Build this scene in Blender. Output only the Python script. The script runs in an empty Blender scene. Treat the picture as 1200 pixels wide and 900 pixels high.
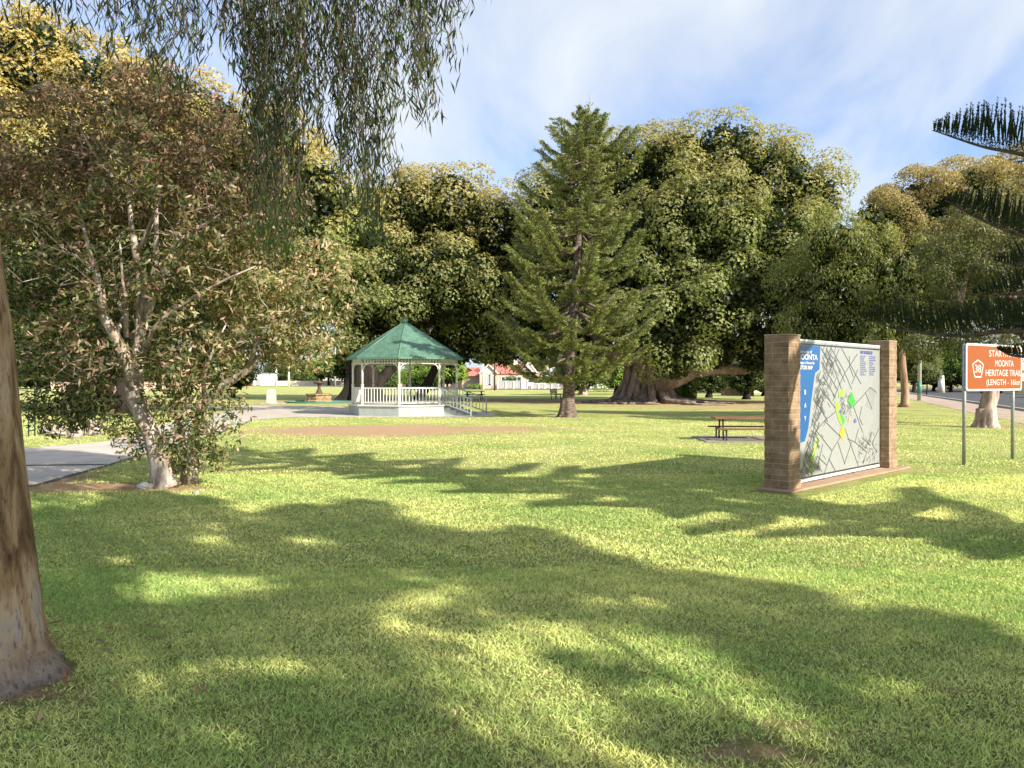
import bpy, bmesh, math, random
import numpy as np
from mathutils import Vector, Matrix, noise

random.seed(7)
rng = np.random.default_rng(7)
R = math.radians
SUN_EL, SUN_AZ = R(31), R(-38)                    # where the sun stands
SUN = Vector((math.cos(SUN_EL)*math.cos(SUN_AZ), math.cos(SUN_EL)*math.sin(SUN_AZ), math.sin(SUN_EL)))
scene = bpy.context.scene
COL = scene.collection
FPX, EYE, HZ = 900.0, 1.6, 446.0                  # survey constants: bearings taken from the eye point at the origin

def G(u, v):                                      # ground point on a bearing
    y = FPX*EYE/(v-HZ)
    return ((u-600)*y/FPX, y)
def P(u, v, y):                                   # point on a bearing at distance y
    return Vector(((u-600)*y/FPX, y, EYE-(v-HZ)*y/FPX))

# ------------------------------------------------------------------ objects
def tag(o, label=None, cat=None, group=None, kind=None):
    if label: o['label'] = label
    if cat: o['category'] = cat
    if group: o['group'] = group
    if kind: o['kind'] = kind
    return o
def empty(name, loc, label, cat, group=None, rz=0.0):
    o = bpy.data.objects.new(name, None); COL.objects.link(o)
    o.empty_display_size = .2
    o.location = loc; o.rotation_euler = (0, 0, rz)
    return tag(o, label, cat, group)
def origin_of(parent):
    v = Vector((0, 0, 0))
    while parent is not None:
        v += Vector(parent.location); parent = parent.parent
    return v
def copy_tree(o, parent=None):
    c = o.copy(); COL.objects.link(c); c.parent = parent
    for ch in list(o.children):
        copy_tree(ch, c)
    return c

class MB:
    """collects shapes given in world coordinates (or local ones when local=True)"""
    def __init__(s): s.v = []; s.f = []; s.m = []; s.sm = []
    def add(s, vs, fs, mi=0, smooth=False):
        b = len(s.v); s.v += [tuple(v) for v in vs]
        for f in fs:
            s.f.append(tuple(b+i for i in f)); s.m.append(mi); s.sm.append(smooth)
    def box(s, c, d, rz=0.0, mi=0, mat=None, taper=1.0):
        cx, cy, cz = c; hx, hy, hz = d[0]/2, d[1]/2, d[2]/2
        vs = []
        for z in (-hz, hz):
            t = taper if z > 0 else 1.0
            for x, y in ((-hx, -hy), (hx, -hy), (hx, hy), (-hx, hy)):
                x, y = x*t, y*t
                if mat is not None:
                    p = mat @ Vector((x, y, z)); vs.append((p.x+cx, p.y+cy, p.z+cz))
                else:
                    vs.append((cx+x*math.cos(rz)-y*math.sin(rz), cy+x*math.sin(rz)+y*math.cos(rz), cz+z))
        s.add(vs, [(0, 3, 2, 1), (4, 5, 6, 7), (0, 1, 5, 4), (1, 2, 6, 5), (2, 3, 7, 6), (3, 0, 4, 7)], mi)
    def bar(s, a, b, w, h=None, mi=0):              # square bar between two points
        a, b = Vector(a), Vector(b); h = h or w
        d = b-a; L = d.length; d.normalize()
        up = Vector((0, 0, 1)) if abs(d.z) < .95 else Vector((1, 0, 0))
        x = d.cross(up).normalized(); y = x.cross(d).normalized()
        vs = []
        for p in (a, b):
            for i, j in ((-1, -1), (1, -1), (1, 1), (-1, 1)):
                vs.append(p+x*(i*w/2)+y*(j*h/2))
        s.add(vs, [(0, 1, 2, 3), (7, 6, 5, 4), (0, 4, 5, 1), (1, 5, 6, 2), (2, 6, 7, 3), (3, 7, 4, 0)], mi)
    def prism(s, poly, z0, z1, mi=0):
        n = len(poly)
        vs = [(x, y, z0) for x, y in poly]+[(x, y, z1) for x, y in poly]
        s.add(vs, [tuple(range(n-1, -1, -1)), tuple(range(n, 2*n))]+[(i, (i+1) % n, n+(i+1) % n, n+i) for i in range(n)], mi)
    def sheet(s, poly, z, mi=0):
        s.add([(x, y, z) for x, y in poly], [tuple(range(len(poly)))], mi)
    def tube(s, pts, rad, n=8, mi=0, wob=0.0, cap=True, smooth=True):
        pts = [Vector(p) for p in pts]; vs = []; k = len(pts)
        prev = None
        for i, p in enumerate(pts):
            d = (pts[min(i+1, k-1)]-pts[max(i-1, 0)])
            if d.length < 1e-6: d = Vector((0, 0, 1))
            d.normalize()
            if prev is None:
                ref = Vector((1, 0, 0)) if abs(d.x) < .8 else Vector((0, 1, 0))
                x = d.cross(ref).normalized()
            else:
                x = (prev-d*prev.dot(d)).normalized()
            prev = x; y = d.cross(x)
            r = rad[i] if hasattr(rad, '__len__') else rad
            for j in range(n):
                a = 2*math.pi*j/n
                rr = r
                if wob: rr *= 1+wob*noise.noise(Vector((p.x*3+math.cos(a)*1.3, p.y*3+math.sin(a)*1.3, p.z*2.0)))
                vs.append(p+x*(rr*math.cos(a))+y*(rr*math.sin(a)))
        fs = []
        for i in range(k-1):
            for j in range(n):
                a, b = i*n+j, i*n+(j+1) % n
                fs.append((a, b, b+n, a+n))
        if cap:
            fs.append(tuple(range(n-1, -1, -1))); fs.append(tuple((k-1)*n+j for j in range(n)))
        s.add(vs, fs, mi, smooth)
    def cyl(s, c, r, z0, z1, n=16, mi=0, r2=None):
        s.tube([(c[0], c[1], z0), (c[0], c[1], z1)], [r, r if r2 is None else r2], n, mi)
    def lathe(s, c, prof, n=24, mi=0, smooth=True):
        vs = []
        for r, z in prof:
            for j in range(n):
                a = 2*math.pi*j/n; vs.append((c[0]+r*math.cos(a), c[1]+r*math.sin(a), z))
        fs = [(i*n+j, i*n+(j+1) % n, (i+1)*n+(j+1) % n, (i+1)*n+j) for i in range(len(prof)-1) for j in range(n)]
        fs += [tuple(range(n-1, -1, -1)), tuple((len(prof)-1)*n+j for j in range(n))]
        s.add(vs, fs, mi, smooth)
    def ball(s, c, r, mi=0, seg=10, rg=7, sq=(1, 1, 1), disp=0.0, fr=3.0):
        vs = [];
        for i in range(rg+1):
            t = math.pi*i/rg
            for j in range(seg):
                a = 2*math.pi*j/seg
                d = Vector((math.sin(t)*math.cos(a), math.sin(t)*math.sin(a), math.cos(t)))
                k = 1+disp*noise.noise(d*fr+Vector(c)) if disp else 1
                vs.append((c[0]+d.x*r*sq[0]*k, c[1]+d.y*r*sq[1]*k, c[2]+d.z*r*sq[2]*k))
        s.add(vs, [(i*seg+j, (i+1)*seg+j, (i+1)*seg+(j+1) % seg, i*seg+(j+1) % seg) for i in range(rg) for j in range(seg)], mi, True)
    def build(s, name, mats, parent=None, local=False, bevel=0.0, origin=None):
        if not isinstance(mats, (list, tuple)): mats = [mats]
        o0 = Vector((0, 0, 0)) if local else (origin_of(parent) if parent else Vector(origin or (0, 0, 0)))
        me = bpy.data.meshes.new(name)
        me.from_pydata([(v[0]-o0.x, v[1]-o0.y, v[2]-o0.z) for v in s.v], [], s.f)
        me.polygons.foreach_set('material_index', s.m)
        me.polygons.foreach_set('use_smooth', s.sm)
        for m in mats: me.materials.append(m)
        me.validate(clean_customdata=False); me.update()
        o = bpy.data.objects.new(name, me); COL.objects.link(o)
        if parent: o.parent = parent
        elif not local and origin: o.location = origin
        if bevel:
            b = o.modifiers.new('bevel', 'BEVEL'); b.width = bevel; b.segments = 2; b.limit_method = 'ANGLE'
        return o

# ------------------------------------------------------------------ materials
def new_mat(name):
    m = bpy.data.materials.new(name); m.use_nodes = True
    nt = m.node_tree; nt.nodes.clear()
    out = nt.nodes.new('ShaderNodeOutputMaterial')
    bs = nt.nodes.new('ShaderNodeBsdfPrincipled')
    nt.links.new(bs.outputs[0], out.inputs[0])
    return m, nt, bs, out
def N(nt, t, **kw):
    n = nt.nodes.new('ShaderNode'+t)
    for k, v in kw.items():
        if k.startswith('_'): setattr(n, k[1:], v)
        else:
            key = k.replace('__', ' ')
            n.inputs[key].default_value = v
    return n
def ramp(nt, stops):
    n = nt.nodes.new('ShaderNodeValToRGB'); e = n.color_ramp.elements
    while len(e) > 1: e.remove(e[-1])
    e[0].position = stops[0][0]; e[0].color = (*stops[0][1], 1)
    for p, c in stops[1:]:
        x = e.new(p); x.color = (*c, 1)
    return n
def mat_noise(name, c1, c2, scale=6, rough=.8, bump=.3, stretch=(1, 1, 1), c3=None, bscale=None, metallic=0, dist=.02, spec=.3):
    """two- or three-tone mottled surface with a matching relief"""
    m, nt, bs, out = new_mat(name); L = nt.links.new
    tc = N(nt, 'TexCoord'); mp = N(nt, 'Mapping'); mp.inputs['Scale'].default_value = stretch
    L(tc.outputs['Object'], mp.inputs[0])
    nz = N(nt, 'TexNoise', Scale=scale, Detail=8.0, Roughness=.62); L(mp.outputs[0], nz.inputs['Vector'])
    st = [(.32, c1), (.66, c2)] if c3 is None else [(.3, c1), (.5, c2), (.68, c3)]
    rp = ramp(nt, st); L(nz.outputs['Fac'], rp.inputs[0])
    L(rp.outputs[0], bs.inputs['Base Color'])
    bs.inputs['Roughness'].default_value = rough; bs.inputs['Metallic'].default_value = metallic
    bs.inputs['Specular IOR Level'].default_value = spec
    if bump:
        n2 = N(nt, 'TexNoise', Scale=bscale or scale*3, Detail=6.0, Roughness=.7); L(mp.outputs[0], n2.inputs['Vector'])
        bp = N(nt, 'Bump', Strength=bump, Distance=dist); L(n2.outputs['Fac'], bp.inputs['Height']); L(bp.outputs[0], bs.inputs['Normal'])
    return m
def mat_plain(name, c, rough=.5, metallic=0, var=.12, scale=8, spec=.4):
    d = tuple(x*(1-var) for x in c); l = tuple(min(1, x*(1+var)) for x in c)
    return mat_noise(name, d, l, scale, rough, .05, metallic=metallic, spec=spec)
def mat_leaf(name, trans=.3, rough=.45, spec=.35, tmul=(1.5, 1.6, .7)):
    m, nt, bs, out = new_mat(name); L = nt.links.new
    at = nt.nodes.new('ShaderNodeAttribute'); at.attribute_name = 'tint'
    geo = N(nt, 'NewGeometry')
    L(at.outputs['Color'], bs.inputs['Base Color'])
    an = nt.nodes.new('ShaderNodeAttribute'); an.attribute_name = 'clump'      # outward direction of the leaf cluster, softens the shading
    sc_ = N(nt, 'VectorMath', _operation='SCALE'); sc_.inputs['Scale'].default_value = .5; L(geo.outputs['Normal'], sc_.inputs[0])
    ad_ = N(nt, 'VectorMath', _operation='ADD'); L(sc_.outputs[0], ad_.inputs[0]); L(an.outputs['Vector'], ad_.inputs[1])
    no_ = N(nt, 'VectorMath', _operation='NORMALIZE'); L(ad_.outputs[0], no_.inputs[0]); L(no_.outputs[0], bs.inputs['Normal'])
    bs.inputs['Roughness'].default_value = rough; bs.inputs['Specular IOR Level'].default_value = spec
    tr = N(nt, 'BsdfTranslucent')
    mx = N(nt, 'VectorMath', _operation='MULTIPLY'); mx.inputs[1].default_value = tmul
    L(at.outputs['Color'], mx.inputs[0]); L(mx.outputs[0], tr.inputs['Color'])
    ms = N(nt, 'MixShader'); ms.inputs[0].default_value = trans
    L(bs.outputs[0], ms.inputs[1]); L(tr.outputs[0], ms.inputs[2]); L(ms.outputs[0], out.inputs[0])
    return m
def mat_brick(name, c1, c2, mortar, bw, bh, msize=.012, bump=.8, rough=.9, roofy=False, msmooth=.1):
    m, nt, bs, out = new_mat(name); L = nt.links.new
    tc = N(nt, 'TexCoord'); sp = N(nt, 'SeparateXYZ'); L(tc.outputs['Object'], sp.inputs[0])
    ad = N(nt, 'Math', _operation='ADD'); L(sp.outputs[0], ad.inputs[0]); L(sp.outputs[1], ad.inputs[1])
    cb = N(nt, 'CombineXYZ'); L(ad.outputs[0], cb.inputs[0]); L(sp.outputs[2], cb.inputs[1])
    nw = N(nt, 'TexNoise', Scale=7.0, Detail=3.0); L(tc.outputs['Object'], nw.inputs['Vector'])
    wv = N(nt, 'VectorMath', _operation='SCALE'); wv.inputs['Scale'].default_value = .007
    L(nw.outputs['Color'], wv.inputs[0])
    av = N(nt, 'VectorMath', _operation='ADD'); L(cb.outputs[0], av.inputs[0]); L(wv.outputs[0], av.inputs[1])
    br = N(nt, 'TexBrick', Scale=1.0); br.offset = .5
    L(av.outputs[0], br.inputs['Vector'])
    br.inputs['Brick Width'].default_value = bw; br.inputs['Row Height'].default_value = bh
    br.inputs['Mortar Size'].default_value = msize; br.inputs['Mortar Smooth'].default_value = msmooth
    br.inputs['Color1'].default_value = (*c1, 1); br.inputs['Color2'].default_value = (*c2, 1); br.inputs['Mortar'].default_value = (*mortar, 1)
    nz = N(nt, 'TexNoise', Scale=5.0, Detail=8.0, Roughness=.7); L(tc.outputs['Object'], nz.inputs['Vector'])
    rp = ramp(nt, [(.3, (.55, .52, .5)), (.7, (1.25, 1.22, 1.2))]); L(nz.outputs['Fac'], rp.inputs[0])
    mx = N(nt, 'Mix', _data_type='RGBA', _blend_type='MULTIPLY'); mx.inputs[0].default_value = 1
    L(br.outputs['Color'], mx.inputs[6]); L(rp.outputs[0], mx.inputs[7]); L(mx.outputs[2], bs.inputs['Base Color'])
    n3 = N(nt, 'TexNoise', Scale=40.0, Detail=6.0); L(tc.outputs['Object'], n3.inputs['Vector'])
    iv = N(nt, 'Math', _operation='MULTIPLY_ADD'); iv.inputs[1].default_value = -1.6; L(br.outputs['Fac'], iv.inputs[0]); L(n3.outputs['Fac'], iv.inputs[2])
    bp = N(nt, 'Bump', Strength=bump, Distance=.012); L(iv.outputs[0], bp.inputs['Height']); L(bp.outputs[0], bs.inputs['Normal'])
    bs.inputs['Roughness'].default_value = rough; bs.inputs['Specular IOR Level'].default_value = .2
    return m

M = {}
M['leaf'] = mat_leaf('leaf_surface', .38)
M['gum_leaf'] = mat_leaf('hanging_leaf_surface', .38, .4, .4, (1.6, 1.9, .5))
M['needle'] = mat_leaf('needle_surface', .15, .5, .3)
M['grass_blade'] = mat_leaf('grass_blade_surface', .28, .55, .25, (1.2, 1.35, .7))
M['fig_bark'] = mat_noise('fig_bark', (.07, .05, .04), (.25, .19, .15), 2.2, .9, .8, (1, 1, .35), c3=(.40, .32, .26), dist=.15)
M['dark_bark'] = mat_noise('dark_bark', (.012, .009, .007), (.038, .028, .022), 3, .9, .9, (1, 1, .35), dist=.1)
M['pine_bark'] = mat_noise('pine_bark', (.05, .035, .028), (.17, .125, .1), 7, .95, 1.0, (1, 1, 2.2), c3=(.3, .24, .2), dist=.05)
M['white_bark'] = mat_noise('pale_peeling_bark', (.13, .075, .05), (.42, .34, .27), 6, .85, .7, (1.8, 1.8, .6), c3=(.66, .61, .54), dist=.04)
M['pink_bark'] = mat_noise('pinkish_gum_bark', (.1, .055, .04), (.42, .3, .24), 3, .8, .6, (1.5, 1.5, .35), c3=(.62, .54, .48), dist=.05)
M['orange_bark'] = mat_noise('orange_gum_bark', (.13, .075, .045), (.33, .2, .12), 2.5, .8, .5, (1.5, 1.5, .3), c3=(.4, .31, .24), dist=.04)
M['twig'] = mat_noise('twig_bark', (.05, .032, .025), (.12, .08, .06), 8, .8, .2)
M['concrete'] = mat_noise('path_concrete', (.37, .325, .275), (.51, .455, .39), 1.4, .9, .25, c3=(.57, .51, .44), bscale=60, dist=.004)
M['gravel_edge'] = mat_noise('dark_joint', (.06, .05, .045), (.14, .12, .1), 14, .95, .5)
M['asphalt'] = mat_noise('asphalt', (.05, .05, .053), (.1, .1, .105), 1.2, .9, .3, bscale=90, dist=.004)
M['footpath'] = mat_noise('pinkish_footpath', (.34, .25, .19), (.5, .39, .31), 1.1, .95, .2, bscale=50, dist=.004)
M['kerb'] = mat_noise('kerb_concrete', (.35, .33, .3), (.5, .48, .44), 3, .9, .2)
M['cream_paint'] = mat_noise('cream_paint', (.62, .6, .53), (.74, .72, .65), 4, .45, .06)
M['grey_paint'] = mat_noise('grey_painted_concrete', (.3, .33, .31), (.42, .45, .42), 2.5, .8, .15)
M['handrail_paint'] = mat_noise('greyish_rail_paint', (.3, .33, .31), (.4, .43, .41), 6, .6, .05)
M['white_paint'] = mat_noise('white_paint', (.7, .7, .68), (.82, .82, .8), 3, .5, .05)
M['steel'] = mat_noise('galvanised_steel', (.28, .3, .3), (.45, .46, .46), 20, .45, .1, metallic=.5)
M['dark_metal'] = mat_noise('dark_metal', (.02, .022, .024), (.05, .052, .055), 20, .45, .1, metallic=.3)
M['green_metal'] = mat_noise('dark_green_metal', (.015, .045, .04), (.03, .08, .065), 20, .5, .1)
M['table_wood'] = mat_noise('red_brown_timber', (.1, .04, .022), (.3, .14, .085), 4, .6, .3, (.6, 12, 12), dist=.01)
M['stone'] = mat_noise('pinkish_grey_stone', (.2, .16, .145), (.4, .34, .31), 5, .95, .8, c3=(.52, .46, .42), dist=.04)
M['pale_stone'] = mat_noise('pale_stone', (.28, .21, .17), (.45, .37, .31), 5, .9, .8, c3=(.55, .48, .42), dist=.04)
M['white_stone'] = mat_noise('whitewashed_stone', (.42, .4, .36), (.6, .58, .54), 5, .9, .5, dist=.03)
M['fountain_stone'] = mat_noise('ochre_fountain_stone', (.2, .12, .06), (.5, .35, .19), 5, .9, .4, dist=.02)
M['glass'] = mat_plain('window_glass', (.05, .06, .07), .08, spec=.8)
M['curtain_glass'] = mat_plain('window_glass_with_pale_blind', (.42, .45, .45), .15, spec=.8)
M['tyre'] = mat_plain('tyre_rubber', (.02, .02, .02), .8)
M['pillar'] = mat_brick('sandstone_brick', (.35, .25, .165), (.27, .185, .118), (.44, .34, .25), .25, .08, .005, bump=.6)
M['slab'] = mat_noise('sandy_slab', (.3, .19, .12), (.44, .3, .2), 3, .95, .3)

# ------------------------------------------------------------------ foliage
def unit(a):
    return a/np.maximum(np.linalg.norm(a, axis=1, keepdims=True), 1e-9)
def rdir(n):
    return unit(rng.normal(size=(n, 3)))
class Leaves:
    def __init__(s): s.c = []; s.a = []; s.n = []; s.l = []; s.w = []; s.t = []; s.q = []
    def add(s, c, a, n, l, w, t, q=None):
        k = len(c)
        s.c.append(np.asarray(c, float)); s.a.append(np.asarray(a, float)); s.n.append(np.asarray(n, float))
        s.l.append(np.broadcast_to(l, (k,)).astype(float)); s.w.append(np.broadcast_to(w, (k,)).astype(float))
        s.t.append(np.asarray(t, float)); s.q.append(np.zeros((k, 3)) if q is None else np.asarray(q, float))
    def build(s, name, mat, parent, mid=.45, fold=.2, bend=0.0):
        c = np.concatenate(s.c); a = unit(np.concatenate(s.a)); n = np.concatenate(s.n)
        l = np.concatenate(s.l)[:, None]; w = np.concatenate(s.w)[:, None]; t = np.concatenate(s.t)
        n = unit(n-a*np.sum(n*a, axis=1, keepdims=True)); sd = np.cross(a, n)
        k = len(c)
        o = np.array(origin_of(parent)) if parent else 0
        v = np.empty((k, 4, 3))
        v[:, 0] = c-a*l*mid
        v[:, 1] = c+sd*w*.5+n*w*fold
        v[:, 2] = c+a*l*(1-mid)-n*l*bend
        v[:, 3] = c-sd*w*.5+n*w*fold
        v -= o
        me = bpy.data.meshes.new(name)
        me.vertices.add(k*4); me.loops.add(k*4); me.polygons.add(k)
        me.vertices.foreach_set('co', v.reshape(-1).astype(np.float32))
        me.loops.foreach_set('vertex_index', np.arange(k*4, dtype=np.int32))
        me.polygons.foreach_set('loop_start', np.arange(0, k*4, 4, dtype=np.int32))
        me.update(calc_edges=True)
        at = me.color_attributes.new('tint', 'FLOAT_COLOR', 'POINT')
        cc = np.ones((k, 4, 4), np.float32); cc[:, :, :3] = t[:, None, :]
        at.data.foreach_set('color', cc.reshape(-1))
        qq = np.concatenate(s.q)
        if np.abs(qq).max() > 0:
            aq = me.attributes.new('clump', 'FLOAT_VECTOR', 'POINT'); aq.data.foreach_set('vector', np.repeat(qq, 4, 0).astype(np.float32).reshape(-1))
        me.materials.append(mat)
        ob = bpy.data.objects.new(name, me); COL.objects.link(ob); ob.parent = parent
        return ob

def pick(pal, k):
    pal = np.array(pal); return pal[rng.integers(0, len(pal), k)]

def crown_leaves(lv, blobs, cr=1.3, leaf=.3, wid=.45, dens=1.0, pal=((.05, .09, .02),), top=None, topz=(0, 1), core=True,
                 droop=0.0, back=.45, flat=.8, ros=0, soft=.3, corek=1.0, topmix=.8, lump=1.0, low=-.55, corecol=(.04, .056, .02), sw=.72):
    """blobs: (centre, radii). Foliage sits in clumps over the outside of each blob; dark sparse leaves fill it."""
    cs = np.array([list(b[0]) for b in blobs]); rs = np.array([[b[1]]*3 if np.isscalar(b[1]) else list(b[1]) for b in blobs])
    for i in range(len(blobs)):
        c, r = cs[i], rs[i]; rm = float(np.mean(r))
        n = int(max(6, 4*math.pi*rm*rm/(math.pi*cr*cr)*1.5*lump))
        d = rdir(n*2); d = d[d[:, 2] > low][:n]
        cc = c+d*r*rng.uniform(.78, 1.08, (len(d), 1))
        # drop clumps swallowed by other blobs
        keep = np.ones(len(cc), bool)
        for j in range(len(blobs)):
            if j != i:
                keep &= np.linalg.norm((cc-cs[j])/rs[j], axis=1) > sw
        cc, d = cc[keep], d[keep]
        for q in range(len(cc)):
            rr = cr*rng.uniform(.55, 1.25)
            k = int(dens*26*(rr/leaf)**2*.33*(back if d[q, 1] > .45 else 1.0))
            if k < 3: continue
            if ros:
                k0 = max(1, k//ros); k = k0*ros
                dd = np.repeat(unit(rng.normal(size=(k0, 3))+d[q]*.55+np.array([0, 0, .25])), ros, 0)
                pos = cc[q]+dd*np.array([rr, rr, rr*flat])*np.repeat(1-.45*rng.random((k0, 1))**2, ros, 0)
                out_ = unit(dd+np.array([0, 0, .35])+np.repeat(rng.normal(size=(k0, 3)), ros, 0)*.25)
                sdv = unit(rng.normal(size=(k, 3))); sdv = unit(sdv-out_*np.sum(sdv*out_, axis=1, keepdims=True))
                ax = unit(sdv+out_*.45); nr = unit(out_-sdv*.45+rng.normal(size=(k, 3))*.15); pos = pos+ax*leaf*.42
                t = np.repeat(pick(pal, k0)*rng.uniform(.75, 1.25, (k0, 1)), ros, 0)*rng.uniform(.82, 1.18, (k, 1))*rng.uniform(.85, 1.15)
            else:
                dd = unit(rng.normal(size=(k, 3))+d[q]*.55+np.array([0, 0, .25]))
                pos = cc[q]+dd*np.array([rr, rr, rr*flat])*(1-.5*rng.random((k, 1))**2)
                ax = unit(rng.normal(size=(k, 3))*.8+dd*.5+np.array([0, 0, -droop]))
                nr = unit(dd+rng.normal(size=(k, 3))*.55)
                t = pick(pal, k)*rng.uniform(.7, 1.3, (k, 1))*rng.uniform(.8, 1.2)
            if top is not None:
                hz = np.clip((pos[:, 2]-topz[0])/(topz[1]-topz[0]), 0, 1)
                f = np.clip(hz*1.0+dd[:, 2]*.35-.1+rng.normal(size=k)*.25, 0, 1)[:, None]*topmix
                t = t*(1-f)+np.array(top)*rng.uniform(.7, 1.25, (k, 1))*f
            lv.add(pos, ax, nr, leaf*rng.uniform(.7, 1.25, k), leaf*wid*rng.uniform(.8, 1.2, k), t, dd*soft)
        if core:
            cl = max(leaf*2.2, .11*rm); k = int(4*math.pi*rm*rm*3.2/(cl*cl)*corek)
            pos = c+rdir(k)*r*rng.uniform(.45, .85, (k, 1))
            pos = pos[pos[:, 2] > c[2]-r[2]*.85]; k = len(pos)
            lv.add(pos, rdir(k), rdir(k), cl, cl*.7, np.array([corecol])*rng.uniform(.6, 1.4, (k, 1)))  # inner leaves coloured dark, painting the shade inside the crown

def limbs(mb, start, ends, r0, n=7, sag=.1, wob=.2, seg=7, tip=.12):
    start = Vector(start)
    for e in ends:
        e = Vector(e); pts = []; rad = []
        side = Vector((random.uniform(-1, 1), random.uniform(-1, 1), 0))*(e-start).length*.08
        for i in range(seg+1):
            t = i/seg; p = start.lerp(e, t)
            p += side*math.sin(t*math.pi)+Vector((0, 0, -sag*(e-start).length*math.sin(t*math.pi)))
            pts.append(p); rad.append(r0*((1-t)**.8*(1-tip)+tip))
        mb.tube(pts, rad, n, wob=wob)

def fluted_trunk(mb, c, r, h, flutes=9, flare=2.2, n=48, top=1.15, ph=0.0):
    """buttressed trunk, widening to root fins at the ground"""
    vs = []; zs = [0, .05, .12, .22, .35, .5, .7, 1.0]
    for zi in zs:
        z = zi*h
        for j in range(n):
            a = 2*math.pi*j/n
            fin = abs(math.sin(a*flutes/2+ph+.5*math.sin(a*2)))**1.5
            k = math.exp(-zi*4.5)
            rr = r*(1+(flare-1)*k*(.35+.9*fin)+.16*fin*(1-k)+(top-1)*zi**2)
            rr *= 1+.12*noise.noise(Vector((math.cos(a)*2, math.sin(a)*2, z*.5+c[0])))
            vs.append((c[0]+rr*math.cos(a), c[1]+rr*math.sin(a), z-.05))
    k = len(zs)
    mb.add(vs, [(i*n+j, i*n+(j+1) % n, (i+1)*n+(j+1) % n, (i+1)*n+j) for i in range(k-1) for j in range(n)]+[tuple((k-1)*n+j for j in range(n))], 0, True)
# ================================================================== world, sun, camera
w = bpy.data.worlds.new("World"); scene.world = w; w.use_nodes = True
nt = w.node_tree; nt.nodes.clear(); L = nt.links.new
wo = N(nt, 'OutputWorld'); bg = N(nt, 'Background'); bg.inputs[1].default_value = .155
sky = N(nt, 'TexSky'); sky.sky_type = 'NISHITA'; sky.sun_disc = False
sky.sun_elevation = SUN_EL; sky.sun_rotation = math.atan2(SUN.x, SUN.y); sky.air_density = 1.0; sky.dust_density = 1.5; sky.ozone_density = 1.3
tc = N(nt, 'TexCoord')
sx = N(nt, 'SeparateXYZ'); L(tc.outputs['Generated'], sx.inputs[0])
zz = N(nt, 'Math', _operation='ADD'); zz.inputs[1].default_value = .22; L(sx.outputs[2], zz.inputs[0])   # project on a high flat layer
dx = N(nt, 'Math', _operation='DIVIDE'); L(sx.outputs[0], dx.inputs[0]); L(zz.outputs[0], dx.inputs[1])
dy = N(nt, 'Math', _operation='DIVIDE'); L(sx.outputs[1], dy.inputs[0]); L(zz.outputs[0], dy.inputs[1])
cb = N(nt, 'CombineXYZ'); L(dx.outputs[0], cb.inputs[0]); L(dy.outputs[0], cb.inputs[1])
mp = N(nt, 'Mapping'); mp.inputs['Rotation'].default_value = (0, 0, R(-16)); mp.inputs['Scale'].default_value = (2.0, .9, 1); mp.inputs['Location'].default_value = (1.3, .4, 0)
L(cb.outputs[0], mp.inputs[0])
n1 = N(nt, 'TexNoise', Scale=1.1, Detail=7.0, Roughness=.55, Distortion=.5); L(mp.outputs[0], n1.inputs['Vector'])
mp2 = N(nt, 'Mapping'); mp2.inputs['Rotation'].default_value = (0, 0, R(-22)); mp2.inputs['Scale'].default_value = (1.5, .9, 1); L(cb.outputs[0], mp2.inputs[0])
n2 = N(nt, 'TexNoise', Scale=.9, Detail=4.0, Roughness=.5); L(mp2.outputs[0], n2.inputs['Vector'])
mx = N(nt, 'Math', _operation='MULTIPLY_ADD'); mx.inputs[1].default_value = .55; L(n1.outputs['Fac'], mx.inputs[0])
h2 = N(nt, 'Math', _operation='MULTIPLY'); h2.inputs[1].default_value = .45; L(n2.outputs['Fac'], h2.inputs[0]); L(h2.outputs[0], mx.inputs[2])
cr_ = ramp(nt, [(.40, (.12, .12, .12)), (.49, (.6, .6, .6)), (.60, (.97, .97, .97))]); L(mx.outputs[0], cr_.inputs[0])
mixc = N(nt, 'Mix', _data_type='RGBA'); L(cr_.outputs[0], mixc.inputs[0]); tn = N(nt, 'VectorMath', _operation='MULTIPLY'); tn.inputs[1].default_value = (1.25, 1.42, 1.72); L(sky.outputs[0], tn.inputs[0]); L(tn.outputs[0], mixc.inputs[6]); mixc.inputs[7].default_value = (5.6, 6.0, 6.5, 1)
L(mixc.outputs[2], bg.inputs[0]); L(bg.outputs[0], wo.inputs[0])

sl = bpy.data.lights.new('sun', 'SUN'); sl.energy = 8.8; sl.angle = R(.53); sl.color = (1, .93, .80)
so = bpy.data.objects.new('sun', sl); COL.objects.link(so); so.rotation_euler = (-SUN).to_track_quat('-Z', 'Y').to_euler(); so.location = (30, -25, 30)
cam = bpy.data.cameras.new('camera'); cam.lens = 27; cam.sensor_width = 36; cam.clip_end = 3000; cam.clip_start = .05
co = bpy.data.objects.new('camera', cam); COL.objects.link(co); co.location = (0, 0, EYE); co.rotation_euler = (R(90)-math.atan(4/900), 0, 0)
scene.camera = co
scene.view_settings.view_transform = 'Standard'; scene.view_settings.look = 'None'; scene.view_settings.exposure = 0

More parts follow.
